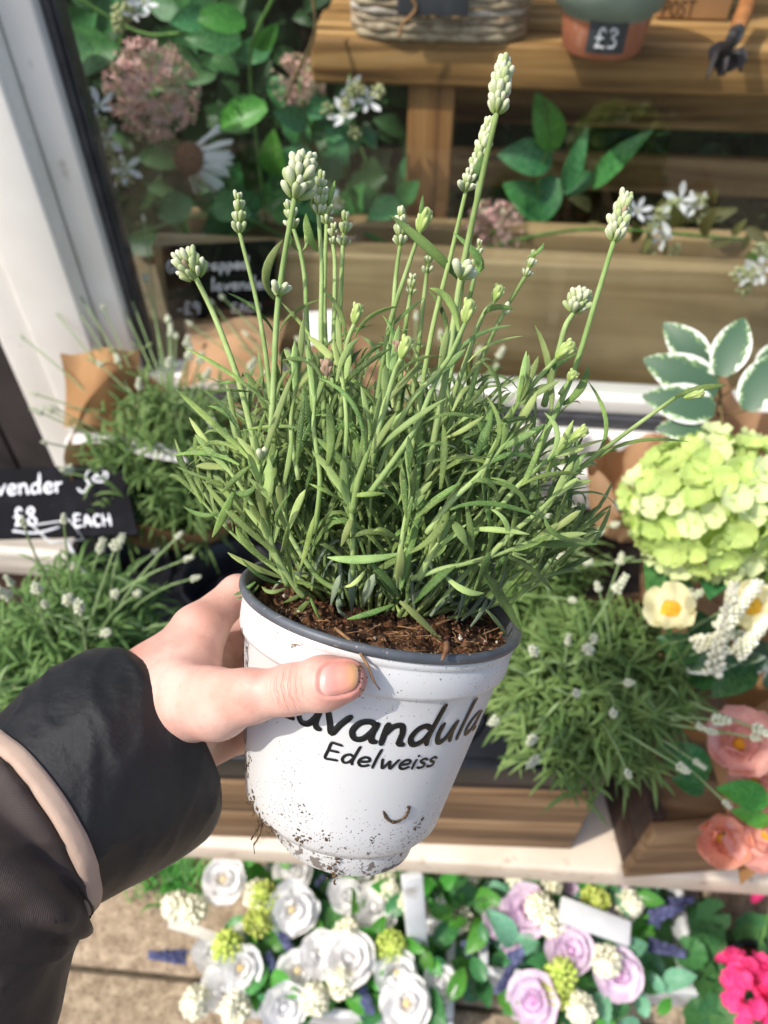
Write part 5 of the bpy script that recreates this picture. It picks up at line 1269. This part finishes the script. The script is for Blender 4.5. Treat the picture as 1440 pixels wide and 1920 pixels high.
M_dry = pm('dry_bud', '#8a6a52', '#b9a08a', scale=400, rough=.9)
def bract_mesh():
    m = MB(); rg_ = random.Random(3)
    bud_shape(m, (0, 0, 0), Vector((0, 0, 1)), 1.0, .26, 0.1, .5, seg=9)
    for k in range(9):
        a = k * 2.4; zz = .05 + .06 * k
        bud_shape(m, (math.cos(a) * .12, math.sin(a) * .12, zz), Vector((math.cos(a) * .28, math.sin(a) * .28, 1)), .5, .10, .0, .9, seg=6)
    return m
BR = bract_mesh(); BRACT = BR.mesh('bract_bud', M_bract); BRDRY = BR.mesh('dry_bract_bud', M_dry)
def flower(parent, A, B_, wid, kind, seed):
    rg_ = random.Random(seed); ax = B_ - A; L = ax.length; d = ax.normalized(); Bs = basis(d)
    if kind in ('bract', 'dry'):
        inst(BRACT if kind == 'bract' else BRDRY, 'bract_bud', Matrix.Translation(A) @ basis(d).to_4x4() @ Matrix.Diagonal((wid / .62, wid / .62, L, 1)), parent); return
    m = MB(); m.tube([A, A.lerp(B_, .85)], [.0012, .0006], 6, col=.1); o = m.build('flower_spike', M_bud, parent)
    bl = {'ball': .0056, 'spike': wid * .58, 'fat': .0072, 'fat2': .0060, 'long': .0054}[kind]
    nw = {'ball': 5, 'spike': max(3, int(L / .0031)), 'fat': 5, 'fat2': 8, 'long': 9}[kind]
    for w in range(nw):
        t = w / max(1, nw - 1); nb = 7 if w < nw - 1 else 5
        prof = math.sin(math.pi * (.28 + .60 * t)) if kind != 'ball' else 1.0
        for k in range(nb):
            a = 6.2832 * (k + .5 * (w % 2)) / nb + rg_.uniform(-.2, .2)
            el = R((44 if kind in ('fat', 'ball') else 55) + 28 * t + rg_.uniform(-9, 9))
            dd = Bs @ Vector((math.cos(a) * math.cos(el), math.sin(a) * math.cos(el), math.sin(el)))
            s = bl * rg_.uniform(.78, 1.12) * (.75 + .3 * prof)
            p = A + d * (L * .80 * t * (1 if kind != 'ball' else .8)) + (Bs @ Vector((math.cos(a), math.sin(a), 0))) * (wid * (.10 if kind != 'ball' else .25))
            q_ = rg_.random(); inst(BUDB if q_ > .965 else BUDG if q_ < (.3 if kind != 'ball' else .45) else BUD, 'bud', frame(p, dd, rg_.uniform(0, 6), s), o)
for i, (pts, (hb, ht, wpx, kind), off) in enumerate(STEMS):
    n_ = len(pts)
    P3 = []
    for j, (x, y) in enumerate(pts):
        t = j / (n_ - 1); d = d_axis(y) + off * (.4 + .6 * t) + crown_off(x, y) * .35; P3.append(at_d(x, y, d))
    d_h = d_axis(pts[-1][1]) + off + crown_off(*pts[-1]) * .35
    path = catmull(P3, 6); r0 = .00120 if kind in ('fat', 'fat2', 'ball') else .00098
    m = MB(); m.tube(path, [r0 * (1.15 - .3 * k / (len(path) - 1)) for k in range(len(path))], 8)
    st = m.build('flower_stalk', M_stem, hp)
    flower(st, at_d(*hb, d_h), at_d(*ht, d_h - .002), wpx * d_h / FPX, kind, 300 + i)
# side buds at stalk nodes
for (x, y, off, ds) in ((522, 552, -.018, ((-8, -22), (14, -18), (20, -12), (10, -8), (-2, -14))), (863, 522, -.022, ((-8, -30), (18, -20), (14, -28), (24, -10))), (490, 862, -.02, ((-4, -16), (6, -18))), (868, 358, -.004, ((-6, -16), (8, -14))), (945, 590, .0, ((8, -8), (4, -12)))):
    for k, (dx, dy) in enumerate(ds):
        d = d_axis(y) + off + crown_off(x, y) * .35; p = at_d(x, y, d); q = at_d(x + dx, y + dy, d - .004 + .003 * k); inst(BUD, 'bud', frame(p, q - p, k, max((q - p).length * 1.25, .0055)), hp)

for pts, r in (([(700, 845), (715, 780), (731, 722)], .0021), ([(690, 930), (773, 813), (810, 730), (836, 676)], .0020), ([(800, 1000), (847, 939), (896, 893), (963, 813)], .0021), ([(930, 960), (972, 911), (1024, 865), (1060, 840)], .0018),
               ([(770, 1085), (831, 1066), (883, 1054), (954, 1032), (1033, 999)], .0019), ([(740, 1090), (752, 1023), (761, 971), (772, 930)], .0019), ([(785, 1085), (803, 1050), (822, 1018)], .0026), ([(660, 960), (671, 902), (684, 865), (696, 826)], .0023),
               ([(540, 1100), (520, 1050), (494, 960), (485, 871)], .0019), ([(520, 1060), (480, 960), (442, 899), (412, 865)], .0018), ([(570, 1120), (549, 1094), (516, 1036), (500, 990)], .0022), ([(640, 1110), (595, 1081), (546, 1008), (530, 960)], .0020), ([(662, 1080), (662, 1023), (659, 962), (650, 920)], .0019),
               ([(900, 1060), (960, 1000), (1020, 950), (1060, 905)], .0020), ([(590, 1000), (600, 900), (588, 800), (592, 720)], .0017), ([(900, 900), (930, 830), (985, 735)], .0017), ([(560, 900), (545, 800), (560, 700)], .0016), ([(640, 900), (650, 800), (640, 690)], .0017)):
    ds = [d_axis(y) + crown_off(x, y) + .016 for x, y in pts]; path = catmull([at_d(x, y, d) for (x, y), d in zip(pts, ds)], 5)
    m = MB(); m.tube(path, [r * (.62 - .22 * i / len(path)) for i in range(len(path))], 8); m.build('shoot', M_stem, hp)
    tipd = (path[-1] - path[-4]).normalized(); Bt = basis(tipd)
    for k in range(6):                      # young leaves at the shoot tip
        a = k * 1.5708 + (k // 2) * .6; o_ = Bt @ Vector((math.cos(a), math.sin(a), 0)); L = rg.uniform(.012, .022); p = path[-1] - tipd * .004 * (k // 2)
        e = p + (tipd * rg.uniform(.8, 1.3) + o_ * rg.uniform(.25, .7)).normalized() * L; LEAVES.append((bez2(p, p.lerp(e, .5) + tipd * .001, e, 6), rg.uniform(.0020, .0032), (o_ * -.4 + TOCAM(p)).normalized(), M_lav_new, rg.uniform(-.4, .4)))
# shoots: pale thick stems with leaf pairs, random but filling the crown
PAIRS = []
m_sh = []
B3 = PM.to_3x3()
rgs = random.Random(55)
for k in range(135):
    a = k * 2.39996 + rgs.uniform(-.2, .2); q = math.sqrt((k + .5) / 135)
    base = PM @ Vector((math.cos(a) * q * .030, math.sin(a) * q * .030, -.006))
    out = q * rgs.uniform(.75, 1.25)
    d = (B3 @ Vector((math.cos(a) * out * 1.0, math.sin(a) * out * 1.0, 1.0 - .30 * out))).normalized()
    L = rgs.uniform(.060, .105) * (1.0 - .12 * out)
    tip = base + d * L + UPV * .010
    path = bez2(base, base.lerp(tip, .5) + (B3 @ Vector((math.cos(a), math.sin(a), 0))) * .006 * out, tip, 6)
    m_sh.append((path, rgs.uniform(.0013, .0019)))
    npair = int(L / .0085)
    for j in range(1, npair + 1):
        t = j / (npair + .3); i0 = min(5, int(t * 6)); f = t * 6 - i0; p = path[i0].lerp(path[i0 + 1], f); tan = (path[i0 + 1] - path[i0]).normalized(); Bt = basis(tan)
        for s_ in (0, math.pi):
            aa = j * 1.5708 + s_ + k + rgs.uniform(-.3, .3); o_ = Bt @ Vector((math.cos(aa), math.sin(aa), 0))
            up_ = .45 + .75 * t; dd = (tan * up_ + o_ * rgs.uniform(.75, 1.1)).normalized()
            LL = rgs.uniform(.026, .054) * (.62 if t < .22 else 1.0) * (1.0 if t < .85 else .62)
            e = p + dd * LL + Vector((0, 0, -1)) * LL * rgs.uniform(-.12, .50); mid = p + dd * LL * .52 + tan * LL * rgs.uniform(.04, .16)
            mat = M_lav_silver if t < .25 and rgs.random() < .45 else (M_lav_new if (t > .85 or rgs.random() < .12) else M_lav)
            PAIRS.append((bez2(p, mid, e, 6), rgs.uniform(.0018, .0030) * (1 if t < .85 else .75), (tan + UPV * .5 + TOCAM(p) * .2).normalized(), mat, rgs.uniform(-.7, .7)))
M_sh = m_sh
PAIRS.sort(key=lambda q: (q[0][3] - CAM).dot(FW))
# keep blades away from the lens side of the printed pot
PI_ = PM.inverted()
def pix(p):
    q = p - CAM; z = q.dot(FW); return 720 + FPX * q.dot(RT) / z, 960 - FPX * q.dot(UP) / z, z
def keep(q):
    for p in (q[0][3], q[0][-1]):
        v = PI_ @ p; x, y, z = pix(p)
        if v.z < .022 and v.xy.length > .050: return False          # nothing hangs over the rim
        if v.z < .016 and v.x > .012: return False                  # bare soil in front
        if z < d_axis(y) + crown_off(x, y) + .018: return False     # stays behind the traced front leaves
        if ((x - 740) / 440) ** 2 + ((y - 880) / 330) ** 2 > 1.0 and y > 560: return False
    return True
PAIRS = [q for q in PAIRS if keep(q)]
for path, r in M_sh:
    ok = True
    for p in path[1:]:
        x, y, z = pix(p)
        if z < d_axis(y) + crown_off(x, y) + .024: ok = False
    if ok:
        m = MB(); m.tube(path, [r * (.72 - .34 * i / 6) for i in range(7)], 6); m.build('shoot', M_stem, hp)
room = 300 - len(LEAVES)
for (path, w, f, mat, tw_) in LEAVES + PAIRS[:max(0, room)]:
    m = MB(); blade(m, path, w, f, twist=tw_); m.build('leaf', mat, hp)
for mt in (M_lav, M_lav_new, M_lav_silver):
    m = MB()
    for (path, w, f, mat, tw_) in PAIRS[max(0, room):]:
        if mat is mt: blade(m, path, w, f, twist=tw_)
    if m.f: tag(m.build('inner_foliage', mt, hp), kind='stuff')
# ------------------------------------------------------------------ the hand: smooth union of tapered capsules, meshed with surface nets
def J(px, py, d, r): return np.array([*at_d(px, py, d), r])
CH = [  # capsules a, b (pixel, depth, radius), blend
 (J(150, 1470, .338, .0270), J(300, 1318, .345, .0262), .010),
 (J(300, 1318, .345, .0240), J(372, 1188, .356, .0128), .010),      # index metacarpal
 (J(305, 1330, .350, .0230), J(385, 1240, .376, .0130), .010),
 (J(310, 1345, .352, .0220), J(388, 1296, .386, .0125), .010),
 (J(315, 1360, .352, .0200), J(392, 1350, .386, .0115), .010),
 (J(318, 1318, .338, .0190), J(408, 1322, .306, .0128), .010),      # thenar
 (J(405, 1322, .306, .0128), J(470, 1306, .291, .0096), .006),
 (J(470, 1306, .291, .0089), J(545, 1293, .2835, .0088), .005),     # thumb
 (J(545, 1293, .2835, .0088), J(607, 1281, .2775, .0095), .004),
 (J(607, 1281, .2775, .0094), J(648, 1274, .2755, .0079), .004),
 (J(325, 1268, .322, .0050), J(470, 1288, .2845, .0034), .007),
 (J(358, 1285, .328, .0110), J(372, 1218, .346, .0080), .009),      # web
 (J(370, 1182, .358, .0112), J(445, 1112, .378, .0086), .006),      # index
 (J(445, 1112, .378, .0085), J(530, 1102, .414, .0080), .004), (J(530, 1102, .414, .0079), J(610, 1104, .420, .0070), .004),
 (J(385, 1238, .380, .0112), J(448, 1190, .404, .0088), .005), (J(448, 1190, .404, .0087), J(540, 1180, .430, .0080), .004), (J(540, 1180, .430, .0079), J(630, 1180, .432, .0070), .004),
 (J(388, 1296, .386, .0120), J(452, 1272, .404, .0098), .005), (J(452, 1272, .404, .0097), J(545, 1258, .430, .0085), .004), (J(545, 1258, .430, .0084), J(620, 1256, .430, .0072), .004),
 (J(330, 1392, .364, .0190), J(462, 1366, .392, .0100), .008), (J(392, 1352, .388, .0105), J(446, 1376, .392, .0090), .005), (J(446, 1376, .392, .0088), J(520, 1376, .414, .0078), .004), (J(520, 1376, .414, .0077), J(590, 1372, .420, .0066), .004),
]
def sdf(Pt):
    D = None
    for a, b_, k in CH:
        ab = b_[:3] - a[:3]; t = np.clip(((Pt - a[:3]) @ ab) / (ab @ ab), 0, 1)
        d = np.linalg.norm(Pt - a[:3] - t[..., None] * ab, axis=-1) - (a[3] + (b_[3] - a[3]) * t)
        if D is None: D = d
        else:
            h = np.maximum(k - np.abs(D - d), 0) / k; D = np.minimum(D, d) - h * h * k * .25
    return D
def surface_nets(lo, hi, h):
    n_ = np.ceil((hi - lo) / h).astype(int) + 1
    ax = [lo[i] + h * np.arange(n_[i]) for i in range(3)]
    F_ = np.empty(n_, dtype=np.float32)
    YY, ZZ = np.meshgrid(ax[1], ax[2], indexing='ij')
    for i in range(n_[0]):
        F_[i] = sdf(np.stack([np.full_like(YY, ax[0][i]), YY, ZZ], -1))
    ins = F_ < 0
    c = [ins[i:n_[0] - 1 + i, j:n_[1] - 1 + j, k:n_[2] - 1 + k] for i in (0, 1) for j in (0, 1) for k in (0, 1)]
    s = sum(x.astype(np.int8) for x in c); act = (s > 0) & (s < 8)
    idx = -np.ones(act.shape, dtype=np.int64); cells = np.argwhere(act); idx[act] = np.arange(len(cells))
    acc = np.zeros((len(cells), 3)); cnt = np.zeros(len(cells))
    offs = [(i, j, k) for i in (0, 1) for j in (0, 1) for k in (0, 1)]
    for a in offs:
        for d_ in range(3):
            if a[d_]: continue
            b_ = list(a); b_[d_] = 1
            fa = F_[tuple((cells + a).T)]; fb = F_[tuple((cells + b_).T)]; cr = (fa < 0) != (fb < 0)
            t = np.where(cr, fa / np.where(cr, fa - fb, 1), 0)
            p = np.array(a, float)[None] + t[:, None] * (np.array(b_) - np.array(a))[None]
            acc += p * cr[:, None]; cnt += cr
    V = lo + (cells + acc / cnt[:, None]) * h
    faces = []
    for d_ in range(3):
        u, v = (d_ + 1) % 3, (d_ + 2) % 3
        sl0 = [slice(None)] * 3; sl1 = [slice(None)] * 3; sl0[d_] = slice(0, n_[d_] - 1); sl1[d_] = slice(1, n_[d_])
        A_ = ins[tuple(sl0)]; B_ = ins[tuple(sl1)]; E_ = np.argwhere(A_ != B_)
        E_ = E_[(E_[:, u] > 0) & (E_[:, v] > 0) & (E_[:, u] < n_[u] - 1) & (E_[:, v] < n_[v] - 1)]
        q = []
        for du, dv in ((-1, -1), (0, -1), (0, 0), (-1, 0)):
            e = E_.copy(); e[:, u] += du; e[:, v] += dv; q.append(idx[tuple(e.T)])
        q = np.stack(q, 1); flip = ~A_[tuple(E_.T)]; q[flip] = q[flip][:, ::-1]
        faces.append(q)
    return V, np.concatenate(faces)
allp = np.array([x[:3] for a, b_, k in CH for x in (a, b_)]); LO, HI = allp.min(0) - .03, allp.max(0) + .03
Vh, Fh = surface_nets(LO, HI, .00105)
# relax twice so the grid does not show, then add slight lumps
nb_s = np.zeros_like(Vh); nb_c = np.zeros(len(Vh))
for it in range(3):
    nb_s[:] = 0; nb_c[:] = 0
    for i in range(4):
        a, b_ = Fh[:, i], Fh[:, (i + 1) % 4]
        np.add.at(nb_s, a, Vh[b_]); np.add.at(nb_c, a, 1); np.add.at(nb_s, b_, Vh[a]); np.add.at(nb_c, b_, 1)
    Vh = Vh * .4 + .6 * nb_s / nb_c[:, None]
for i, v in enumerate(Vh):                                  # nail fold: a shallow groove round the nail plate
    q = Vector(v) - CAM; z = q.dot(FW)
    if z > .276: continue
    px = 720 + FPX * q.dot(RT) / z; py = 960 - FPX * q.dot(UP) / z
    uu = (px - 636) / 36; vv = (py - 1272 + uu * 5) / 30; e_ = (abs(uu) ** 2.8 + abs(vv) ** 2.8) ** (1 / 2.8)
    if e_ < 1.6:
        s_ = -.0009 * math.exp(-((e_ - 1.02) / .10) ** 2) + .00045 * math.exp(-((e_ - 1.28) / .13) ** 2) * (1 if uu < .8 else .3)
        Vh[i] = np.array(CAM + q * (1 - s_ / z))
pe0 = at_d(100, 1560, .36)
pe = thing('person', 'person in a dark padded jacket, only the forearm and gripping hand in view', 'person', pe0)
KN = at_d(541, 1290, .2745) - pe0; THD = (at_d(605, 1281, .277) - at_d(470, 1306, .291)).normalized()
TIP = at_d(660, 1272, .268) - pe0
IDX = at_d(360, 1150, .345) - pe0
def skin_mat():
    m = bpy.data.materials.new('skin'); m.use_nodes = True
    n = m.node_tree.nodes; l = m.node_tree.links; p = n['Principled BSDF']; tc = n.new('ShaderNodeTexCoord')
    def dist(v):
        q = n.new('ShaderNodeVectorMath'); q.operation = 'DISTANCE'; q.inputs[1].default_value = v; l.new(tc.outputs['Object'], q.inputs[0]); return q.outputs['Value']
    def mr(s, a, b_, c=0., d=1.):
        q = n.new('ShaderNodeMapRange'); q.interpolation_type = 'SMOOTHSTEP'; q.inputs[1].default_value = a; q.inputs[2].default_value = b_; q.inputs[3].default_value = c; q.inputs[4].default_value = d; l.new(s, q.inputs[0]); return q.outputs[0]
    def mixc(f, a, b_):
        q = n.new('ShaderNodeMix'); q.data_type = 'RGBA'; l.new(f, q.inputs[0])
        for i, s in ((6, a), (7, b_)):
            if isinstance(s, str): q.inputs[i].default_value = hexc(s)
            else: l.new(s, q.inputs[i])
        return q.outputs[2]
    n1 = n.new('ShaderNodeTexNoise'); n1.inputs['Scale'].default_value = 55; n1.inputs['Detail'].default_value = 4; l.new(tc.outputs['Object'], n1.inputs['Vector'])
    c = mixc(mr(n1.outputs[0], .35, .7), '#e3b8a8', '#d8a595')
    n5 = n.new('ShaderNodeTexNoise'); n5.inputs['Scale'].default_value = 260; n5.inputs['Detail'].default_value = 5; l.new(tc.outputs['Object'], n5.inputs['Vector'])
    c = mixc(mr(n5.outputs[0], .52, .75, 0, .35), c, '#d09280')
    n6 = n.new('ShaderNodeTexNoise'); n6.inputs['Scale'].default_value = 22; n6.inputs['Detail'].default_value = 2; l.new(tc.outputs['Object'], n6.inputs['Vector'])
    c = mixc(mr(n6.outputs[0], .48, .72, 0, .6), c, '#d08c7a')
    c = mixc(mr(dist(IDX), .020, .006, 0, .3), c, '#d08a78')
    c = mixc(mr(dist(TIP), .020, .004, 0, .6), c, '#cc7868')
    c = mixc(mr(dist(KN), .012, .003, 0, .4), c, '#ca7f6e')
    l.new(c, p.inputs['Base Color'])
    p.inputs['Roughness'].default_value = .46; p.inputs['Specular IOR Level'].default_value = .4
    p.inputs['Subsurface Weight'].default_value = .22; p.inputs['Subsurface Radius'].default_value = (1, .35, .2); p.inputs['Subsurface Scale'].default_value = .004
    # creases across the thumb knuckle, fine pores
    dt = n.new('ShaderNodeVectorMath'); dt.operation = 'DOT_PRODUCT'; dt.inputs[1].default_value = THD; l.new(tc.outputs['Object'], dt.inputs[0])
    wv = n.new('ShaderNodeMath'); wv.operation = 'MULTIPLY_ADD'; wv.inputs[1].default_value = 2300; l.new(dt.outputs['Value'], wv.inputs[0])
    n2 = n.new('ShaderNodeTexNoise'); n2.inputs['Scale'].default_value = 230; l.new(tc.outputs['Object'], n2.inputs['Vector'])
    k2 = n.new('ShaderNodeMath'); k2.operation = 'MULTIPLY'; k2.inputs[1].default_value = 7; l.new(n2.outputs[0], k2.inputs[0]); l.new(k2.outputs[0], wv.inputs[2])
    sn = n.new('ShaderNodeMath'); sn.operation = 'SINE'; l.new(wv.outputs[0], sn.inputs[0])
    ms = n.new('ShaderNodeMath'); ms.operation = 'MULTIPLY'; l.new(mr(sn.outputs[0], -1, -.2, -1, 0), ms.inputs[0]); l.new(mr(dist(KN), .0105, .004), ms.inputs[1])
    vo = n.new('ShaderNodeTexVoronoi'); vo.inputs['Scale'].default_value = 1300; l.new(tc.outputs['Object'], vo.inputs['Vector'])
    n7 = n.new('ShaderNodeTexNoise'); n7.inputs['Scale'].default_value = 420; n7.inputs['Detail'].default_value = 6; l.new(tc.outputs['Object'], n7.inputs['Vector'])
    a0_ = n.new('ShaderNodeMath'); a0_.operation = 'MULTIPLY_ADD'; a0_.inputs[1].default_value = .16; l.new(n7.outputs[0], a0_.inputs[0]); l.new(ms.outputs[0], a0_.inputs[2])
    ad = n.new('ShaderNodeMath'); ad.operation = 'MULTIPLY_ADD'; ad.inputs[1].default_value = .14; l.new(vo.outputs['Distance'], ad.inputs[0]); l.new(a0_.outputs[0], ad.inputs[2])
    bp = n.new('ShaderNodeBump'); bp.inputs['Strength'].default_value = .9; bp.inputs['Distance'].default_value = .0005; l.new(ad.outputs[0], bp.inputs['Height']); l.new(bp.outputs[0], p.inputs['Normal'])
    return m
M_skin = skin_mat()
hb_ = MB(); hb_.v = [tuple(v) for v in Vh]; hb_.f = [tuple(int(i) for i in f) for f in Fh]; hb_.mi = [0] * len(Fh)
hand = hb_.build('hand', M_skin, pe)
def march(px, py):
    d = np.array(ray(px, py)); t = .2; o_ = np.array(CAM)
    for i in range(60):
        s = float(sdf((o_ + d * t)[None])[0]); t += s * .9
        if s < 1e-5: break
    return t
# thumb nail
rows = []
for i in range(13):
    u = -1 + 2 * i / 12; row = []
    for j in range(13):
        v = -1 + 2 * j / 12
        # superellipse mapping: square -> rounded rectangle
        k = 1 / max(1e-6, (abs(u) ** 2.8 + abs(v) ** 2.8) ** (1 / 2.8)) * max(abs(u), abs(v)) if (u or v) else 1
        uu, vv = u * k, v * k
        px = 636 + uu * 36 + vv * -1.5; py = 1272 + vv * 30 * (1 - .04 * uu) - uu * 5.0
        edge = (abs(uu) ** 2.8 + abs(vv) ** 2.8) ** (1 / 2.8)
        lift = .00035 - .00060 * max(0.0, (edge - .80) / .20) ** 2
        if uu > .55: lift += .0009 * (uu - .55)
        row.append(at_d(px, py, march(px, py) - lift))
    rows.append(row)
m = MB(); m.grid(rows)
def nail_mat():
    mt = bpy.data.materials.new('nail'); mt.use_nodes = True
    n = mt.node_tree.nodes; l = mt.node_tree.links; p = n['Principled BSDF']; tc = n.new('ShaderNodeTexCoord')
    dt = n.new('ShaderNodeVectorMath'); dt.operation = 'DOT_PRODUCT'; dt.inputs[1].default_value = THD; l.new(tc.outputs['Object'], dt.inputs[0])
    c0 = (at_d(602, 1278, .268) - pe0).dot(THD); c1 = (at_d(672, 1266, .266) - pe0).dot(THD)
    mr = n.new('ShaderNodeMapRange'); mr.inputs[1].default_value = c0; mr.inputs[2].default_value = c1; l.new(dt.outputs['Value'], mr.inputs[0])
    cr = n.new('ShaderNodeValToRGB'); e = cr.color_ramp.elements
    e[0].position = 0; e[0].color = hexc('#ddb0a4'); e[1].position = 1.0; e[1].color = hexc('#e2c79c')
    for pos, c in ((.14, '#d8a096'), (.32, '#d79688'), (.58, '#d69480'), (.76, '#d9a070'), (.90, '#e0b884')):
        q = e.new(pos); q.color = hexc(c)
    l.new(mr.outputs[0], cr.inputs[0]); l.new(cr.outputs[0], p.inputs['Base Color'])
    p.inputs['Roughness'].default_value = .36; p.inputs['Coat Weight'].default_value = .05; p.inputs['Subsurface Weight'].default_value = .15; p.inputs['Subsurface Scale'].default_value = .002
    return mt
nl = m.build('thumb_nail', nail_mat(), pe)
# soil grains on the thumb tip
rg = random.Random(8); m = MB()
for k in range(22):
    px, py = rg.gauss(676, 4), rg.uniform(1245, 1312); t = march(px, py)
    if t < .3: q = rg.uniform(.00015, .0004); m.ell(at_d(px, py, t), q, q, q, None, 5, 4)
if m.f: tag(m.build('soil_grains', M_dirt, pe), kind='stuff')

# ------------------------------------------------------------------ jacket: cuff, piping, sleeve
def fabric(name, c1, c2, rough, weave, spec=.4, sheen=.1):
    mt = bpy.data.materials.new(name); mt.use_nodes = True
    n = mt.node_tree.nodes; l = mt.node_tree.links; p = n['Principled BSDF']; tc = n.new('ShaderNodeTexCoord')
    nt = n.new('ShaderNodeTexNoise'); nt.inputs['Scale'].default_value = 26; nt.inputs['Detail'].default_value = 6; l.new(tc.outputs['Object'], nt.inputs['Vector'])
    cr = n.new('ShaderNodeValToRGB'); cr.color_ramp.elements[0].color = hexc(c1); cr.color_ramp.elements[1].color = hexc(c2); cr.color_ramp.elements[0].position = .35; cr.color_ramp.elements[1].position = .68
    l.new(nt.outputs[0], cr.inputs[0]); l.new(cr.outputs[0], p.inputs['Base Color'])
    uv = n.new('ShaderNodeAttribute'); uv.attribute_name = 'tint'
    sp = n.new('ShaderNodeSeparateColor'); l.new(uv.outputs['Color'], sp.inputs[0])
    hs = []
    for ch in (0, 1):
        q = n.new('ShaderNodeMath'); q.operation = 'MULTIPLY'; q.inputs[1].default_value = weave; l.new(sp.outputs[ch], q.inputs[0])
        s = n.new('ShaderNodeMath'); s.operation = 'SINE'; l.new(q.outputs[0], s.inputs[0]); hs.append(s.outputs[0])
    mu = n.new('ShaderNodeMath'); mu.operation = 'MULTIPLY'; l.new(hs[0], mu.inputs[0]); l.new(hs[1], mu.inputs[1])
    b1 = n.new('ShaderNodeBump'); b1.inputs['Strength'].default_value = .35; b1.inputs['Distance'].default_value = .0005; l.new(mu.outputs[0], b1.inputs['Height'])
    n3 = n.new('ShaderNodeTexNoise'); n3.inputs['Scale'].default_value = 60; n3.inputs['Detail'].default_value = 4; l.new(tc.outputs['Object'], n3.inputs['Vector'])
    b2 = n.new('ShaderNodeBump'); b2.inputs['Strength'].default_value = .25; b2.inputs['Distance'].default_value = .005; l.new(n3.outputs[0], b2.inputs['Height']); l.new(b1.outputs[0], b2.inputs['Normal'])
    l.new(b2.outputs[0], p.inputs['Normal'])
    p.inputs['Roughness'].default_value = rough; p.inputs['Specular IOR Level'].default_value = spec; p.inputs['Sheen Weight'].default_value = sheen
    return mt
M_cuff = fabric('black_cuff_nylon', '#06070b', '#0a0c12', .42, 14000, .5, .04)
M_pipe = fabric('beige_piping', '#b59a88', '#cbb09c', .7, 9000, .3)
M_slv = fabric('brown_sleeve_nylon', '#322825', '#443833', .55, 7000, .4, .05)
def ring_pts(c, axis, upv, ra, rb, n_, fn):
    B = basis(axis, upv); return [c + B @ Vector((math.cos(6.2832 * k / n_) * fn(ra, k / n_), math.sin(6.2832 * k / n_) * fn(rb, k / n_), 0)) for k in range(n_)]
def sleeve(name, mat, stations, seed, n_=120, wr=.02, extra=None):
    """stations: (centre, axis, ra (sideways), rb (in depth)) ; folds come from noise stretched round the arm"""
    rows = []; cols = []; L = 0; prev = None
    for i, (c, ax, ra, rb) in enumerate(stations):
        if prev is not None: L += (c - prev).length
        prev = c
        def fn(r, t, L=L, i=i):
            a = 6.2832 * t; v = Vector((math.cos(a) * 1.3, math.sin(a) * 1.3, L * 22 + seed))
            v2 = Vector((math.cos(a) * 3.1 + L * 30, math.sin(a) * 3.1, L * 40 + seed * 2))
            v3 = Vector((a * 2.2 + L * 55, L * 18 - a * .8, seed * 3.0)); cr_ = 1 - abs(mnoise.noise(v3)) * 2.2
            per = min(t, 1 - t) * 8; cr_ *= min(1.0, per)
            return r * (1 + wr * 1.5 * mnoise.noise(v) + wr * .9 * mnoise.noise(v2) + wr * .9 * max(0.0, cr_) ** 3)
        rows.append(ring_pts(c, ax, FW, ra, rb, n_, fn)); cols += [(k / n_ * .32, L, 0, 1) for k in range(n_)]
    m = MB(); m.grid(rows, close_u=True, col=cols)
    return m.build(name, mat, pe)
o0, o1 = at_d(283, 1384, .350), at_d(62, 1540, .306)      # opening centre, piping centre
axd = (o0 - o1).normalized(); LC = (o0 - o1).length
st = []
for i in range(40):                                        # outer cuff from piping to opening, then turned in
    v = i / 39; c = o1.lerp(o0, v); bul = 1 + .05 * math.sin(math.pi * min(1, v * 1.05)) - .07 * max(0, (v - .86) / .14) ** 2; st.append((c, axd, (.0416 + .0089 * v) * bul, (.0388 + .0062 * v) * bul))
for (dv, s) in ((.012, .92), (.010, .85), (-.02, .80), (-.15, .80), (-.5, .82)): st.append((o0 + axd * LC * dv, axd, .0505 * s, .045 * s))
sleeve('cuff', M_cuff, st, 3, wr=.026)
st = [(o1 - axd * t, axd, .0425 * s, .0395 * s) for t, s in ((-.0012, .97), (-.0004, 1.010), (.0015, 1.018), (.0040, 1.016), (.0056, 1.006), (.0064, .96), (.0064, .90))]
sleeve('piping', M_pipe, st, 3, wr=.02)
cen = [(62, 1540, .306, .0400), (34, 1562, .302, .0420), (-2, 1598, .297, .0445), (-44, 1648, .292, .0460), (-80, 1712, .288, .0462), (-112, 1795, .283, .0465), (-152, 1895, .277, .047), (-205, 2010, .270, .048)]
pc = catmull([at_d(a, b_, d) for a, b_, d, r in cen], 7); rr_ = np.interp(np.linspace(0, 1, len(pc)), np.linspace(0, 1, len(cen)), [c[3] for c in cen])
st = []
for i, c in enumerate(pc):
    ax = (pc[max(i - 1, 0)] - pc[min(i + 1, len(pc) - 1)]).normalized(); k = 1 + .06 * math.sin(i * .55) * math.exp(-((i - 10) / 12) ** 2); st.append((c, ax, rr_[i] * k, rr_[i] * .93 * k))
sleeve('sleeve', M_slv, st, 9, wr=.045)
